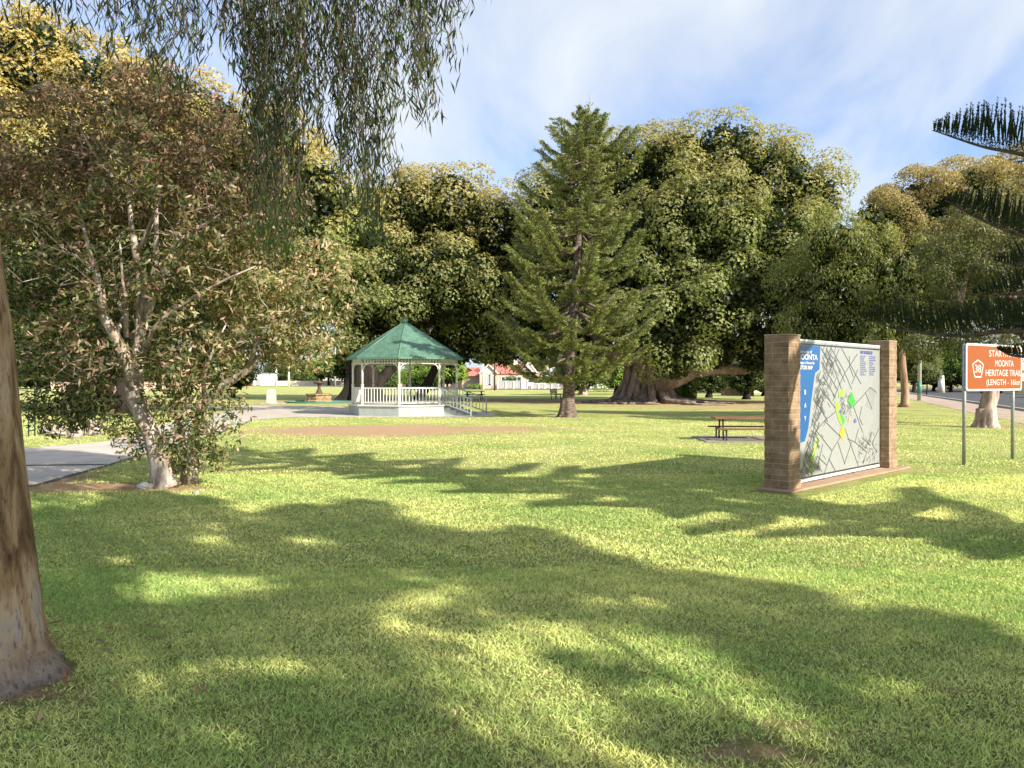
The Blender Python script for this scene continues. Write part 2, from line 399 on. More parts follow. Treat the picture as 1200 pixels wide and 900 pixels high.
# ================================================================== ground
DIRT = [  # centre, radii, strength: bare earth and leaf litter
    (*G(440, 504), 4.6, 3.4, 1.05), (*G(550, 503), 4.0, 2.6, .85), (*G(760, 471), 13, 8, 1.15), (*G(610, 470), 8, 6, 1.0), (*G(380, 471), 7, 4.5, .9),
    (-6.2, 11.5, 2.0, .65, 1.0), (-4.9, 11.35, .75, .4, .8), (-7.6, 12.4, 1.1, 1.2, 1.0), (-2.45, 3.85, .5, .28, .7), (1.05, 3.3, .45, .22, .72), (.25, 3.1, .3, .12, .6), (1.25, 3.55, .2, .1, .7),
    (17.2, 26.3, 2.4, .9, 1.1), (*G(735, 513), 1.0, .7, .5), (3.0, 6.2, .3, .12, .5), (2.0, 4.6, .3, .12, .5), (*G(870, 477), 9, 3.5, .8), (*G(665, 489), .9, .9, .8), (24.5, 46.2, 1.2, 1.2, .8),
    (6.2, 13.0, 1.8, .4, .45), (3.2, 12.1, 1.0, .3, .5)]
def dirt_at(x, y):
    d = np.zeros_like(x)
    for cx, cy, rx, ry, s in DIRT:
        d = np.maximum(d, s*np.exp(-(((x-cx)/rx)**2+((y-cy)/ry)**2)))
    return d
xs = np.unique(np.concatenate([np.linspace(-900, -60, 22), np.linspace(-60, -16, 60), np.linspace(-16, 16, 180), np.linspace(16, 60, 60), np.linspace(60, 900, 22)]))
ys = np.unique(np.concatenate([np.linspace(-300, -4, 12), np.linspace(-4, 16, 130), np.linspace(16, 80, 130), np.linspace(80, 1500, 30)]))
X, Y = np.meshgrid(xs, ys); nx, ny = len(xs), len(ys)
me = bpy.data.meshes.new('ground')
vv = np.stack([X.ravel(), Y.ravel(), np.zeros(nx*ny)], 1)
idx = np.arange(nx*ny).reshape(ny, nx)
fc = np.stack([idx[:-1, :-1], idx[:-1, 1:], idx[1:, 1:], idx[1:, :-1]], -1).reshape(-1, 4)
me.vertices.add(len(vv)); me.loops.add(fc.size); me.polygons.add(len(fc))
me.vertices.foreach_set('co', vv.ravel().astype(np.float32)); me.loops.foreach_set('vertex_index', fc.ravel().astype(np.int32))
me.polygons.foreach_set('loop_start', np.arange(0, fc.size, 4, dtype=np.int32)); me.update(calc_edges=True)
at = me.attributes.new('dirt', 'FLOAT', 'POINT'); at.data.foreach_set('value', dirt_at(X.ravel(), Y.ravel()).astype(np.float32))
gm, nt, bs, out = new_mat('lawn'); L = nt.links.new
tc = N(nt, 'TexCoord'); a = N(nt, 'Attribute'); a.attribute_name = 'dirt'
nA = N(nt, 'TexNoise', Scale=.45, Detail=5.0, Roughness=.6); nB = N(nt, 'TexNoise', Scale=4.0, Detail=8.0, Roughness=.7); nC = N(nt, 'TexNoise', Scale=45.0, Detail=6.0, Roughness=.75)
for n in (nA, nB, nC): L(tc.outputs['Object'], n.inputs['Vector'])
rA = ramp(nt, [(.32, (.32, .385, .11)), (.52, (.48, .485, .175)), (.7, (.60, .54, .26))]); L(nA.outputs['Fac'], rA.inputs[0])
rB = ramp(nt, [(.32, (.66, .72, .6)), (.55, (1, 1, 1)), (.72, (1.25, 1.15, 1.15))]); L(nB.outputs['Fac'], rB.inputs[0])
rC = ramp(nt, [(.3, (.5, .55, .45)), (.52, (1, 1, 1)), (.7, (1.4, 1.35, 1.2))]); L(nC.outputs['Fac'], rC.inputs[0])
m1 = N(nt, 'Mix', _data_type='RGBA', _blend_type='MULTIPLY'); m1.inputs[0].default_value = 1; L(rA.outputs[0], m1.inputs[6]); L(rB.outputs[0], m1.inputs[7])
m2 = N(nt, 'Mix', _data_type='RGBA', _blend_type='MULTIPLY'); m2.inputs[0].default_value = 1; L(m1.outputs[2], m2.inputs[6]); L(rC.outputs[0], m2.inputs[7])
rD = ramp(nt, [(.3, (.24, .14, .075)), (.5, (.52, .34, .2)), (.7, (.68, .5, .32))]); L(nC.outputs['Fac'], rD.inputs[0])
sm = N(nt, 'Math', _operation='ADD'); L(a.outputs['Fac'], sm.inputs[0])
sb = N(nt, 'Math', _operation='MULTIPLY_ADD'); sb.inputs[1].default_value = 1.7; sb.inputs[2].default_value = -.85; L(nB.outputs['Fac'], sb.inputs[0]); 
sb2 = N(nt, 'MapRange'); sb2.inputs['To Min'].default_value = -.75; sb2.inputs['To Max'].default_value = .75; L(nA.outputs['Fac'], sb2.inputs[0])
sb3 = N(nt, 'Math', _operation='ADD'); L(sb.outputs[0], sb3.inputs[0]); L(sb2.outputs[0], sb3.inputs[1]); L(sb3.outputs[0], sm.inputs[1])
mr = N(nt, 'MapRange'); mr.inputs['From Min'].default_value = .33; mr.inputs['From Max'].default_value = .72; L(sm.outputs[0], mr.inputs[0])
m3 = N(nt, 'Mix', _data_type='RGBA'); L(mr.outputs[0], m3.inputs[0]); L(rD.outputs[0], m3.inputs[7])
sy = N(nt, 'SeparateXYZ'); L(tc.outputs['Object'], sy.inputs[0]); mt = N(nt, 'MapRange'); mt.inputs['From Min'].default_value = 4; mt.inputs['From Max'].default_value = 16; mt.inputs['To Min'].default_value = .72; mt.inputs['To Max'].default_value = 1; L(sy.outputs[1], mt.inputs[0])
m4 = N(nt, 'VectorMath', _operation='SCALE'); L(m2.outputs[2], m4.inputs[0]); L(mt.outputs[0], m4.inputs['Scale'])   # near lawn colour darkened, painting in the shade between the blades
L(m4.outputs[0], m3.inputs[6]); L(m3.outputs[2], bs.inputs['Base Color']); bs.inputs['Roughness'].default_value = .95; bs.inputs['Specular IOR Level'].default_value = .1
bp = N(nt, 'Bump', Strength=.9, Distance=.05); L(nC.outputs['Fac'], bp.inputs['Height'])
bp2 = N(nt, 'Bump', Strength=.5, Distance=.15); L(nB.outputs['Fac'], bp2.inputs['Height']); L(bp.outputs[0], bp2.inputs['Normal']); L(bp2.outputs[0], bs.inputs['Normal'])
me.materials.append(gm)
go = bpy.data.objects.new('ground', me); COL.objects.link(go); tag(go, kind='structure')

# ---- concrete path and paved apron round the pavilion
PATH = [(-15, 4.5), (-9.3, 9.4), G(41, 569), G(82, 557), G(120, 547), G(155, 536), (-8.35, 19.5), G(250, 510), (-10.0, 28.5), (-10.6, 31.2), (-9.6, 33.2), (-8.0, 33.4),
        (-2.2, 33.3), (-.9, 34.6), (-.6, 36.6), (-1.6, 39.5), (-5.5, 42), (-9.5, 44), (-10, 47), (-18, 49), (-22, 48.5), (-17, 44), (-14.4, 39.5), (-14.2, 36), (-13.2, 30), G(130, 517), G(92, 521), G(36, 525), (-16, 16.5), (-24, 13), (-24, 4.5)]
mb = MB(); mb.sheet(PATH, .012); tag(mb.build('path', M['concrete']), kind='structure')
mb = MB(); e = [Vector((*p, 0)) for p in PATH[1:10]]
for p, q in zip(e[:-1], e[1:]):
    d = (q-p).normalized(); nn = Vector((d.y, -d.x, 0))
    mb.add([(p.x, p.y, .016), (p.x+nn.x*.1, p.y+nn.y*.1, .004), (q.x+nn.x*.1, q.y+nn.y*.1, .004), (q.x, q.y, .016)], [(0, 1, 2, 3)])
a1, a2 = G(36, 546.5), G(122, 545.5)
mb.add([(a1[0]-3, a1[1]-.4, .017), (a2[0], a2[1]-.05, .017), (a2[0], a2[1]+.14, .017), (a1[0]-3, a1[1]-.22, .017)], [(0, 1, 2, 3)])
tag(mb.build('path_edging', M['gravel_edge']), kind='structure')

# ---- street along the right, cross street behind
d = Vector((.377, .926, 0)); nr = Vector((.926, -.377, 0)); A = Vector((*G(1199, 497), 0))
def sp(k, o): p = A+d*k+nr*o; return (p.x, p.y)
BACK = [(-170, 262), (-88, 232), (-45, 198), (-9, 137), (40, 132), (160, 128)]
def offs(pl, o):
    r = []
    for i, p in enumerate(pl):
        q0 = Vector(pl[max(i-1, 0)]); q1 = Vector(pl[min(i+1, len(pl)-1)]); t = (q1-q0).normalized(); r.append((p[0]-t.y*o, p[1]+t.x*o))
    return r
def strip(mb, pl, o0, o1, z):
    a, b = offs(pl, o0), offs(pl, o1)
    for i in range(len(pl)-1):
        mb.add([(*a[i], z), (*a[i+1], z), (*b[i+1], z), (*b[i], z)], [(0, 1, 2, 3)])
mb = MB(); SIDE = [(75, -24), (27, 3), sp(-10, 0), sp(82, 0)]; strip(mb, SIDE, -2.9, 0, .012)
strip(mb, BACK, 10.6, 14.5, .03)
tag(mb.build('footpath', M['footpath']), kind='structure')
mb = MB(); strip(mb, SIDE[:3]+[sp(128, 0)], -14.3, -3.1, .008); strip(mb, BACK, 0, 10.4, .016)
tag(mb.build('road', M['asphalt']), kind='structure')
mb = MB()
for o in (3.0, 14.4):
    kp = offs(SIDE, -o)
    for p, q in zip(kp[:-1], kp[1:]): mb.bar((*p, .05), (*q, .05), .2, .16)
tag(mb.build('kerb', M['kerb']), kind='structure')
mb = MB(); strip(mb, BACK, 14.6, 90, .02); strip(mb, SIDE, -17.6, -14.6, .013)
tag(mb.build('verge', mat_noise('dry_verge', (.2, .2, .06), (.38, .3, .19), .3, .95, .2, bscale=20)), kind='structure')

# ---- grass blades: real blades where they can be told apart, coarser tufts further off
def inside(px, py, poly):
    r = np.zeros(len(px), bool); n = len(poly)
    for i in range(n):
        x1, y1 = poly[i]; x2, y2 = poly[(i+1) % n]
        c = ((y1 > py) != (y2 > py)) & (px < (x2-x1)*(py-y1)/((y2-y1) or 1e-9)+x1); r ^= c
    return r
PADS = [PATH, [(3.35, 11.0), (3.95, 10.4), (7.6, 13.9), (7.0, 14.6)], [(5.0, 19.7), (7.6, 19.7), (7.6, 21.9), (5.0, 21.9)]]
lv = Leaves()
def vnoise(x, y, s, ph):                                         # cheap smooth noise
    return (np.sin(x*s+ph)*np.cos(y*s*1.3-ph)+np.sin(x*s*2.3+y*s*1.7+ph*2)*.6+np.cos(x*s*.7-y*s*2.9+ph)*.5)/2.1
def sow(n, y0, y1, hgt, wid, margin=.72, side=1.0, pw=1.0):
    u = rng.random(n)
    y = (y0**(2-pw)+(y1**(2-pw)-y0**(2-pw))*u)**(1/(2-pw)); x = rng.uniform(-1, 1, n)*(margin*y+side)
    keep = dirt_at(x, y)+rng.normal(size=n)*.12 < .52
    keep &= ~((x+2.73)**2+(y-4.1)**2 < .35**2)
    for p in PADS: keep &= ~inside(x, y, p)
    x, y = x[keep], y[keep]; k = len(x)
    cl = vnoise(x, y, 3.1, .4)+vnoise(x, y, 9.0, 2.0)*.7; dry = vnoise(x, y, .9, 1.0)+vnoise(x, y, 6.0, 3.0)*.5+rng.normal(size=k)*.45+vnoise(x, y, .35, 2.2)*.5
    h = hgt*rng.uniform(.5, 1.25, k)*(1+.35*cl)
    ax = np.stack([rng.normal(size=k)*.75, rng.normal(size=k)*.75, np.full(k, .85)], 1)
    g = np.array([.28, .41, .12]); s_ = np.array([.83, .77, .34]); f = np.clip(.42+dry*.42, 0, 1)[:, None]
    t = (g*(1-f)+s_*f)*rng.uniform(.65, 1.3, (k, 1))*1.25
    br = rng.random(k) < .05; t[br] = np.array([.36, .27, .15])*rng.uniform(.6, 1.1, (int(br.sum()), 1))
    lv.add(np.stack([x, y, h*.25], 1), ax, np.stack([rng.normal(size=k), rng.normal(size=k)-.4, np.full(k, .4)], 1), h, wid*rng.uniform(.7, 1.3, k), t)
sow(540000, 1.9, 6.5, .036, .0042, side=2.8, pw=.8)
sow(380000, 5.8, 13, .04, .007, side=3.2, pw=1.0)
sow(185000, 12, 34, .04, .012, side=3.5, pw=1.2)
gr = lv.build('grass', M['grass_blade'], None, mid=.35, fold=.1, bend=.2)
tag(gr, 'short sunlit lawn of green and straw coloured blades', 'grass', kind='stuff')
# fallen leaves and litter
lv = Leaves(); n = 2600; x = []; y = []
while len(x) < n:
    px, py = random.uniform(-9, 9), random.uniform(2.5, 14)
    if abs(px) < .75*py+1 and random.random() < .25+float(dirt_at(np.array([px]), np.array([py]))[0]): x.append(px); y.append(py)
n2 = 1400; dd = rng.normal(size=(n2, 2)); x = np.array(x+list(G(760, 471)[0]+dd[:, 0]*6)); y = np.array(y+list(G(760, 471)[1]+dd[:, 1]*4)); k = len(x)
near = np.where(np.arange(k) < n, 1.0, 3.0)
big = rng.random(k) < .035
q_ = 220; an = rng.random(q_)*6.28; rd = .42+.5*rng.random(q_)**1.5
x = np.concatenate([x, -2.78+np.cos(an)*rd]); y = np.concatenate([y, 4.1+np.sin(an)*rd]); near = np.concatenate([near, np.full(q_, 1.2)]); big = np.concatenate([big, rng.random(q_) < .25]); k = len(x)
lv.add(np.stack([x, y, .03+.012*rng.random(k)], 1), np.stack([rng.normal(size=k), rng.normal(size=k), rng.normal(size=k)*.15], 1), np.stack([rng.normal(size=k)*.3, rng.normal(size=k)*.3, np.ones(k)], 1),
       np.where(big, .09, .035)*near, np.where(big, .02, .009)*near, pick([(.32, .16, .09), (.4, .24, .14), (.2, .1, .06), (.5, .36, .25)], k)*rng.uniform(.6, 1.2, (k, 1)))
o = lv.build('fallen_leaves', M['leaf'], None, fold=.12); tag(o, 'scattered dry brown leaves lying on lawn and bare earth', 'fallen leaves', kind='stuff')
# ================================================================== trees
def tree(name, base, label, group=None, cat='tree'):
    return empty(name, (base[0], base[1], 0), label, cat, group)
FIG = ((.23, .275, .095), (.28, .32, .115), (.16, .20, .065), (.34, .37, .15), (.25, .265, .105))
FIGTOP = (.56, .43, .185)

# ---- fig with the great buttressed trunk
b = G(758, 472); t = tree('fig_tree', b, 'huge spreading fig with a grey buttressed trunk, right of the tall conifer')
Yf = b[1]; S = Yf/FPX
px = [(735, 208, 58, 1), (790, 196, 62, 0), (852, 184, 58, -1), (905, 205, 56, 0), (945, 232, 50, 1), (650, 235, 48, 3), (700, 200, 45, 2), (660, 300, 60, 2), (640, 370, 50, 3), (820, 262, 72, -3), (895, 285, 66, -2), (948, 300, 42, -1),
      (760, 290, 72, -2), (838, 345, 62, -4), (905, 365, 52, -3), (775, 365, 58, -4), (718, 350, 60, 0), (790, 412, 30, -4.5), (885, 405, 30, -2), (838, 398, 34, -2), (690, 405, 42, 2), (935, 388, 34, 0), (800, 230, 80, 7), (870, 300, 90, 7), (700, 300, 80, 8), (920, 418, 22, 1)]
bl = [(P(u, v+8, Yf+dy), r*S*.90) for u, v, r, dy in px]
mb = MB(); fluted_trunk(mb, (b[0], b[1]), 1.05, 3.8, 9, 2.2, 64, 1.05, .4)
for i in range(15):                                             # cable like ribs fusing up the trunk
    a = 2*math.pi*i/15+random.uniform(-.12, .12); r0 = random.uniform(1.9, 2.6); tw_ = random.uniform(-.25, .25)
    pts = [(b[0]+math.cos(a+tw_*s_)*(.95+(r0-.95)*(1-s_)**2.6+.25*s_), b[1]+math.sin(a+tw_*s_)*(.95+(r0-.95)*(1-s_)**2.6+.25*s_), -.05+4.6*s_) for s_ in (0, .04, .1, .2, .35, .5, .7, .85, 1)]
    mb.tube(pts, [.34, .31, .27, .24, .25, .26, .28, .3, .2], 8, wob=.25)
for i in range(16):
    a = 2*math.pi*i/16+random.uniform(-.15, .15); L0 = random.uniform(3.6, 6.5)*(1.1 if math.cos(a) > 0 else 1.0)
    pts = [(b[0]+math.cos(a+.18*math.sin(k*2+i))*(1.1+L0*k/7), b[1]+math.sin(a+.18*math.sin(k*2+i))*(1.1+L0*k/7)*.9, .55*math.exp(-k*.75)+.05) for k in range(8)]
    mb.tube(pts, [.42, .3, .22, .18, .14, .11, .08, .04], 7, wob=.3)
top = Vector((b[0], b[1], 3.2))
for k, e in enumerate([P(700, 405, Yf), P(735, 330, Yf-1), P(800, 380, Yf-3), P(790, 260, Yf-1), P(870, 300, Yf-2), P(690, 300, Yf+1), P(850, 230, Yf), P(920, 260, Yf), P(740, 230, Yf)]):
    limbs(mb, top+Vector((random.uniform(-1, 1), random.uniform(-.8, .3), random.uniform(-.8, .3))), [e], .85, 9, .03, .2, 8, .2)
low = [P(768, 452, Yf-1.2), P(790, 446, Yf-1.5), P(815, 435, Yf-1.5), P(845, 432, Yf-1), P(872, 433, Yf-1), P(900, 425, Yf-1), P(935, 405, Yf), P(960, 385, Yf)]
mb.tube(low, [.7, .6, .5, .42, .36, .3, .24, .12], 10, wob=.2)
mb.tube([P(845, 432, Yf-1), P(858, 415, Yf-.5), P(875, 380, Yf)], [.4, .3, .15], 8)
mb.build('trunk', M['fig_bark'], t)
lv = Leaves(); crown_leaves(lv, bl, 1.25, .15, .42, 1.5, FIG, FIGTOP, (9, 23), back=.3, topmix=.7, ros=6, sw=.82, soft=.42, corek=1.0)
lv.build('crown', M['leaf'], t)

# ---- fig behind the pavilion
b = G(424, 470); Yf = 62; b = ((b[0]), 60); t = tree('fig_tree', b, 'spreading fig with dark leaning limbs, standing behind the bandstand'); S = Yf/FPX
px = [(430, 262, 58, 0), (478, 245, 54, 0), (528, 236, 50, 0), (578, 262, 48, 0), (618, 292, 44, 1), (400, 325, 62, -1), (465, 330, 64, -2), (535, 325, 62, -2), (600, 352, 52, 0), (560, 390, 36, 1), (425, 385, 42, -1), (500, 385, 40, 3), (590, 402, 26, 1), (405, 420, 22, 0), (490, 300, 80, 7), (560, 330, 75, 7), (460, 395, 40, 5), (630, 395, 30, 2), (530, 395, 40, 5)]
bl = [(P(u, v+8, Yf+dy), r*S*.90) for u, v, r, dy in px]
mb = MB(); fluted_trunk(mb, b, .95, 4.0, 7, 2.3, 48, 1.0, 1.0)
b2 = P(472, 466, 64)
limbs(mb, (b[0], b[1], 3.4), [P(430, 300, 62), P(400, 330, 62), P(470, 300, 63)], .75, 9, .02, .2, 8, .2)
limbs(mb, (b[0]+.8, b[1], .8), [P(466, 425, 62)], .5, 9, -.05, .2, 8, .7); limbs(mb, P(466, 425, 62), [P(520, 360, 62), P(540, 300, 62)], .5, 8, .02, .2, 7, .2)
limbs(mb, (P(488, 466, 63).x, 63, -.1), [P(512, 425, 63)], .42, 9, .0, .2, 8, .7); limbs(mb, P(512, 425, 63), [P(560, 370, 63), P(590, 300, 63)], .45, 8, .02, .2, 7, .2)
mb.build('trunk', M['dark_bark'], t)
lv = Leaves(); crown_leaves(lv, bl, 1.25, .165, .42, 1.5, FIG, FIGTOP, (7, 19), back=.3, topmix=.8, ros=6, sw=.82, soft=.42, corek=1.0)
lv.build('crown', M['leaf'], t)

# ---- fig filling the left of the view
Yf = 38; b = (P(120, 484, Yf).x, Yf); t = tree('fig_tree', b, 'broad golden topped fig rising behind the brown leaved gum'); S = Yf/FPX
px = [(-90, 130, 90, 0), (-30, 110, 80, 0), (45, 82, 68, 0), (120, 120, 62, 0), (185, 145, 62, 0), (250, 165, 62, 0), (315, 190, 58, 0), (372, 228, 52, 0), (415, 268, 42, 1), (0, 190, 85, -1), (90, 200, 80, -1), (180, 230, 80, -1), (270, 250, 75, -1), (345, 290, 62, -1), (60, 300, 90, -1), (170, 330, 80, -1), (270, 340, 70, 0), (350, 360, 50, 0), (395, 335, 40, 0), (-60, 300, 100, 0), (60, 390, 60, 1), (150, 405, 50, 1), (250, 410, 42, 1), (-30, 400, 60, 1), (330, 400, 30, 1)]
bl = [(P(u, v, Yf+dy), r*S*.93) for u, v, r, dy in px]
mb = MB(); fluted_trunk(mb, b, 1.2, 3.0, 7, 2.0, 48, 1.0, 2.0)
limbs(mb, (b[0], b[1], 2.6), [P(40, 250, Yf), P(120, 230, Yf), P(200, 260, Yf), P(300, 300, Yf), P(-50, 250, Yf), P(350, 330, Yf)], .7, 9, .03, .2, 8, .2)
mb.build('trunk', M['dark_bark'], t)
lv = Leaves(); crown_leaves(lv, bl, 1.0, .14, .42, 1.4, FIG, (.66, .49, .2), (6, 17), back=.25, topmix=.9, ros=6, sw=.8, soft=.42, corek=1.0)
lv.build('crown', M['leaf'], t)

# ---- tall conifer in the middle
b = G(665, 489); t = tree('norfolk_pine', b, 'tall tapering conifer with whorled branches, standing alone in the middle of the lawn'); Yp = b[1]
mb = MB(); topz = P(690, 125, Yp)
ax = lambda z: Vector((b[0]+(topz.x-b[0])*(max(z, 0)/topz.z)**1.2, b[1], z))
rad = lambda z: .26*max(0, 1-z/topz.z)**.9+.02
zs = [0, .15, .4, .9, 2, 4, 6, 8, 10, 11.5, 12.8, topz.z]
mb.tube([ax(z) for z in zs], [.42, .33, .28]+[rad(z) for z in zs[3:]], 20, wob=.18)
fluted_trunk(mb, (b[0], b[1]), .27, .9, 7, 1.9, 40, .95, .7)
prof = [(1.7, 1.7), (2.4, 3.1), (3.6, 3.9), (5, 3.8), (6.5, 3.5), (8, 3.15), (9.5, 2.9), (11, 2.4), (12.0, 1.5), (13.0, .8), (13.8, .38), (14.3, .15)]
lv = Leaves(); z = 1.95
PINE = ((.235, .28, .075), (.17, .21, .055), (.34, .365, .11), (.09, .125, .04), (.24, .21, .09))
while z < topz.z-.25:
    Lr = np.interp(z, [p[0] for p in prof], [p[1] for p in prof]); nb = 7 if z < 11 else 5; a0 = random.uniform(0, 6.3)
    for i in range(nb):
        a = a0+2*math.pi*i/nb+random.uniform(-.25, .25); l = Lr*(1+.3*noise.noise(Vector((math.cos(a)*1.2, math.sin(a)*1.2, z*.45))))*random.choice((.55, .75, .88, .95, 1.0, 1.12))*(1+.08*math.sin(z*2.1+a0)); dr = Vector((math.cos(a), math.sin(a), 0)); up = .03+.34*(z/14)**2
        pts = [ax(z)+dr*(l*s)+Vector((0, 0, l*(up*s-.20*math.sin(s*math.pi)+.10*s*s))) for s in (0, .25, .5, .75, 1)]
        mb.tube(pts, [max(.012, .02+.018*l)*(1-.8*s) for s in (0, .25, .5, .75, 1)], 5)
        m = int(5+l*5.5)
        for q in range(m):
            s = .25+.75*(q/m)**.8; ip = min(int(s*4), 3); fpt = s*4-ip; p = pts[ip].lerp(pts[ip+1], fpt)
            for side in (-1, 1):
                yaw = a+side*random.uniform(.5, 1.1); tl = (.20+.55*(1-s)+.12)*min(1, l*.55)*random.uniform(.6, 1.2)
                td = np.array([math.cos(yaw), math.sin(yaw), random.uniform(-.08, .1)])
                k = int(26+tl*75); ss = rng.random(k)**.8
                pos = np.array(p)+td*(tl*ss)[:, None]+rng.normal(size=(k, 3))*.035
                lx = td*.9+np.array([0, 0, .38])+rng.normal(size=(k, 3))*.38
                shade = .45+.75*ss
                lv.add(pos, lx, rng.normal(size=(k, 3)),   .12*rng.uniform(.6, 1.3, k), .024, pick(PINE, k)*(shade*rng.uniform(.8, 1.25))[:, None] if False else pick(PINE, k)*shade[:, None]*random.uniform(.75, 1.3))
        if random.random() < .5 and z < 12:
            k = 14; p = pts[2]; lv.add(np.array(p)+rng.normal(size=(k, 3))*.2, rdir(k), rdir(k), .2, .03, np.tile([.12, .07, .04], (k, 1)))
    z += random.uniform(.6, .82) if z < 11 else random.uniform(.3, .42)
k = 60; lv.add(np.array(ax(topz.z-.1))+rng.normal(size=(k, 3))*np.array([.07, .07, .22]), rng.normal(size=(k, 3))*.4+np.array([0, 0, 1]), rdir(k), .18, .05, pick(PINE, k))
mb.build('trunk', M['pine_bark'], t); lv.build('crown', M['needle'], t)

# ---- right hand trees
b = G(1060, 477); t = tree('gum_tree', b, 'tall gum with a slender orange trunk beside the footpath, beyond the map board'); Yr = b[1]; S = Yr/FPX
px = [(1005, 292, 40, 0), (1035, 262, 42, 0), (1085, 240, 44, 0), (1135, 226, 44, 0), (1190, 216, 46, 0), (1250, 225, 55, 0), (1060, 300, 45, 1), (1130, 290, 55, 1), (1200, 290, 60, 1), (1270, 300, 60, 0), (1020, 330, 35, 2)]
mb = MB(); mb.tube([(b[0], b[1], -.05), (b[0]+.05, b[1], .25), P(1061, 460, Yr), P(1058, 430, Yr), P(1056, 400, Yr), P(1060, 360, Yr)], [.4, .27, .22, .2, .19, .17], 14, wob=.2)
limbs(mb, P(1060, 362, Yr), [P(1010, 290, Yr), P(1040, 265, Yr), P(1090, 250, Yr), P(1140, 245, Yr), P(1190, 240, Yr), P(1120, 300, Yr)], .2, 7, .04)
mb.build('trunk', M['orange_bark'], t)
lv = Leaves(); crown_leaves(lv, [(P(u, v, Yr+dy), (r*S, r*S, r*S*.75)) for u, v, r, dy in px], .9, .18, .4, 1.5, ((.16, .18, .07), (.22, .21, .09), (.27, .22, .1)), (.42, .31, .15), (7, 14), back=.35, topmix=.8, corek=.8)
lv.build('crown', M['leaf'], t)

b = (P(1003, 484, 32).x, 32); t = tree('cypress_tree', b, 'shaggy olive green conifer with drooping sprays behind the map board'); Yr = 32; S = Yr/FPX
px = [(975, 290, 34, 0), (1010, 300, 34, 0), (1030, 338, 48, 0), (985, 345, 42, 0), (1000, 385, 40, 0), (955, 385, 30, 0), (1085, 318, 38, 0), (1095, 365, 40, 1), (1120, 330, 36, 0), (1045, 385, 38, 1), (930, 340, 24, 1), (1030, 262, 14, 0), (965, 418, 20, 1), (1150, 350, 36, 1), (1015, 425, 20, 1)]
mb = MB(); mb.tube([(b[0], b[1], -.05), (b[0], b[1], .3), P(1004, 430, Yr), P(1010, 380, Yr), P(1020, 320, Yr), P(1030, 262, Yr)], [.5, .36, .3, .26, .2, .05], 14, wob=.2)
limbs(mb, P(1008, 395, Yr), [P(u, v, Yr-.5) for u, v in ((960, 385), (985, 330), (1085, 330), (1110, 355), (1150, 350), (975, 300), (940, 345))], .17, 7, -.05)
mb.build('trunk', M['dark_bark'], t)
lv = Leaves(); CY = ((.12, .145, .045), (.08, .10, .035), (.26, .27, .07), (.055, .075, .03), (.07, .09, .035))
crown_leaves(lv, [(P(u, v, Yr+dy), (r*S, r*S, r*S*.9)) for u, v, r, dy in px], .55, .17, .3, 1.6, CY, (.36, .35, .1), (3, 9), back=.4, topmix=.5, droop=1.3, flat=1.25, low=-.8, corek=.9)
lv.build('crown', M['leaf'], t)

b = G(1157, 501); t = tree('gum_tree', b, 'gum with a gnarled pale pinkish trunk standing behind the brown trail sign'); Yr = b[1]; S = Yr/FPX
mb = MB(); mb.tube([(b[0]-.05, b[1], -.1), (b[0]-.02, b[1], .12), P(1157, 484, Yr), P(1160, 465, Yr), P(1163, 445, Yr)], [.4, .32, .26, .23, .23], 18, wob=.5)
mb.tube([P(1163, 447, Yr), P(1150, 420, Yr), P(1136, 400, Yr), P(1125, 370, Yr), P(1128, 330, Yr)], [.2, .15, .11, .08, .05], 10, wob=.2)
mb.tube([P(1163, 447, Yr), P(1174, 415, Yr), P(1180, 385, Yr), P(1185, 340, Yr), P(1195, 300, Yr)], [.22, .18, .14, .09, .05], 10, wob=.2)
limbs(mb, P(1183, 350, Yr), [P(1150, 280, Yr), P(1210, 290, Yr), P(1240, 320, Yr), P(1170, 250, Yr)], .1, 6); limbs(mb, P(1127, 350, Yr), [P(1090, 350, Yr), P(1110, 300, Yr), P(1140, 300, Yr)], .07, 6)
fluted_trunk(mb, (b[0]-.03, b[1]), .28, .7, 6, 1.6, 36, .9, .3)
mb.build('trunk', M['pink_bark'], t)
px = [(1120, 290, 34, 0), (1160, 262, 36, 0), (1205, 270, 38, 0), (1240, 310, 40, 0), (1190, 330, 36, 0), (1140, 345, 26, 0), (1095, 350, 22, 0), (1110, 392, 12, 0), (1085, 405, 10, 0), (1165, 395, 14, -1), (1200, 230, 30, 1), (1110, 405, 9, 0), (1170, 300, 34, -.5), (1130, 320, 30, -.5), (1195, 370, 26, 0), (1215, 400, 22, 0), (1150, 375, 20, 0)]
lv = Leaves(); crown_leaves(lv, [(P(u, v, Yr+dy), (r*S, r*S, r*S*.85)) for u, v, r, dy in px], .55, .14, .3, 1.9, ((.08, .10, .04), (.15, .15, .06), (.07, .085, .035)), (.34, .29, .13), (5, 9), back=.6, topmix=.5, droop=.9, core=False, low=-.9)
lv.build('crown', M['leaf'], t)

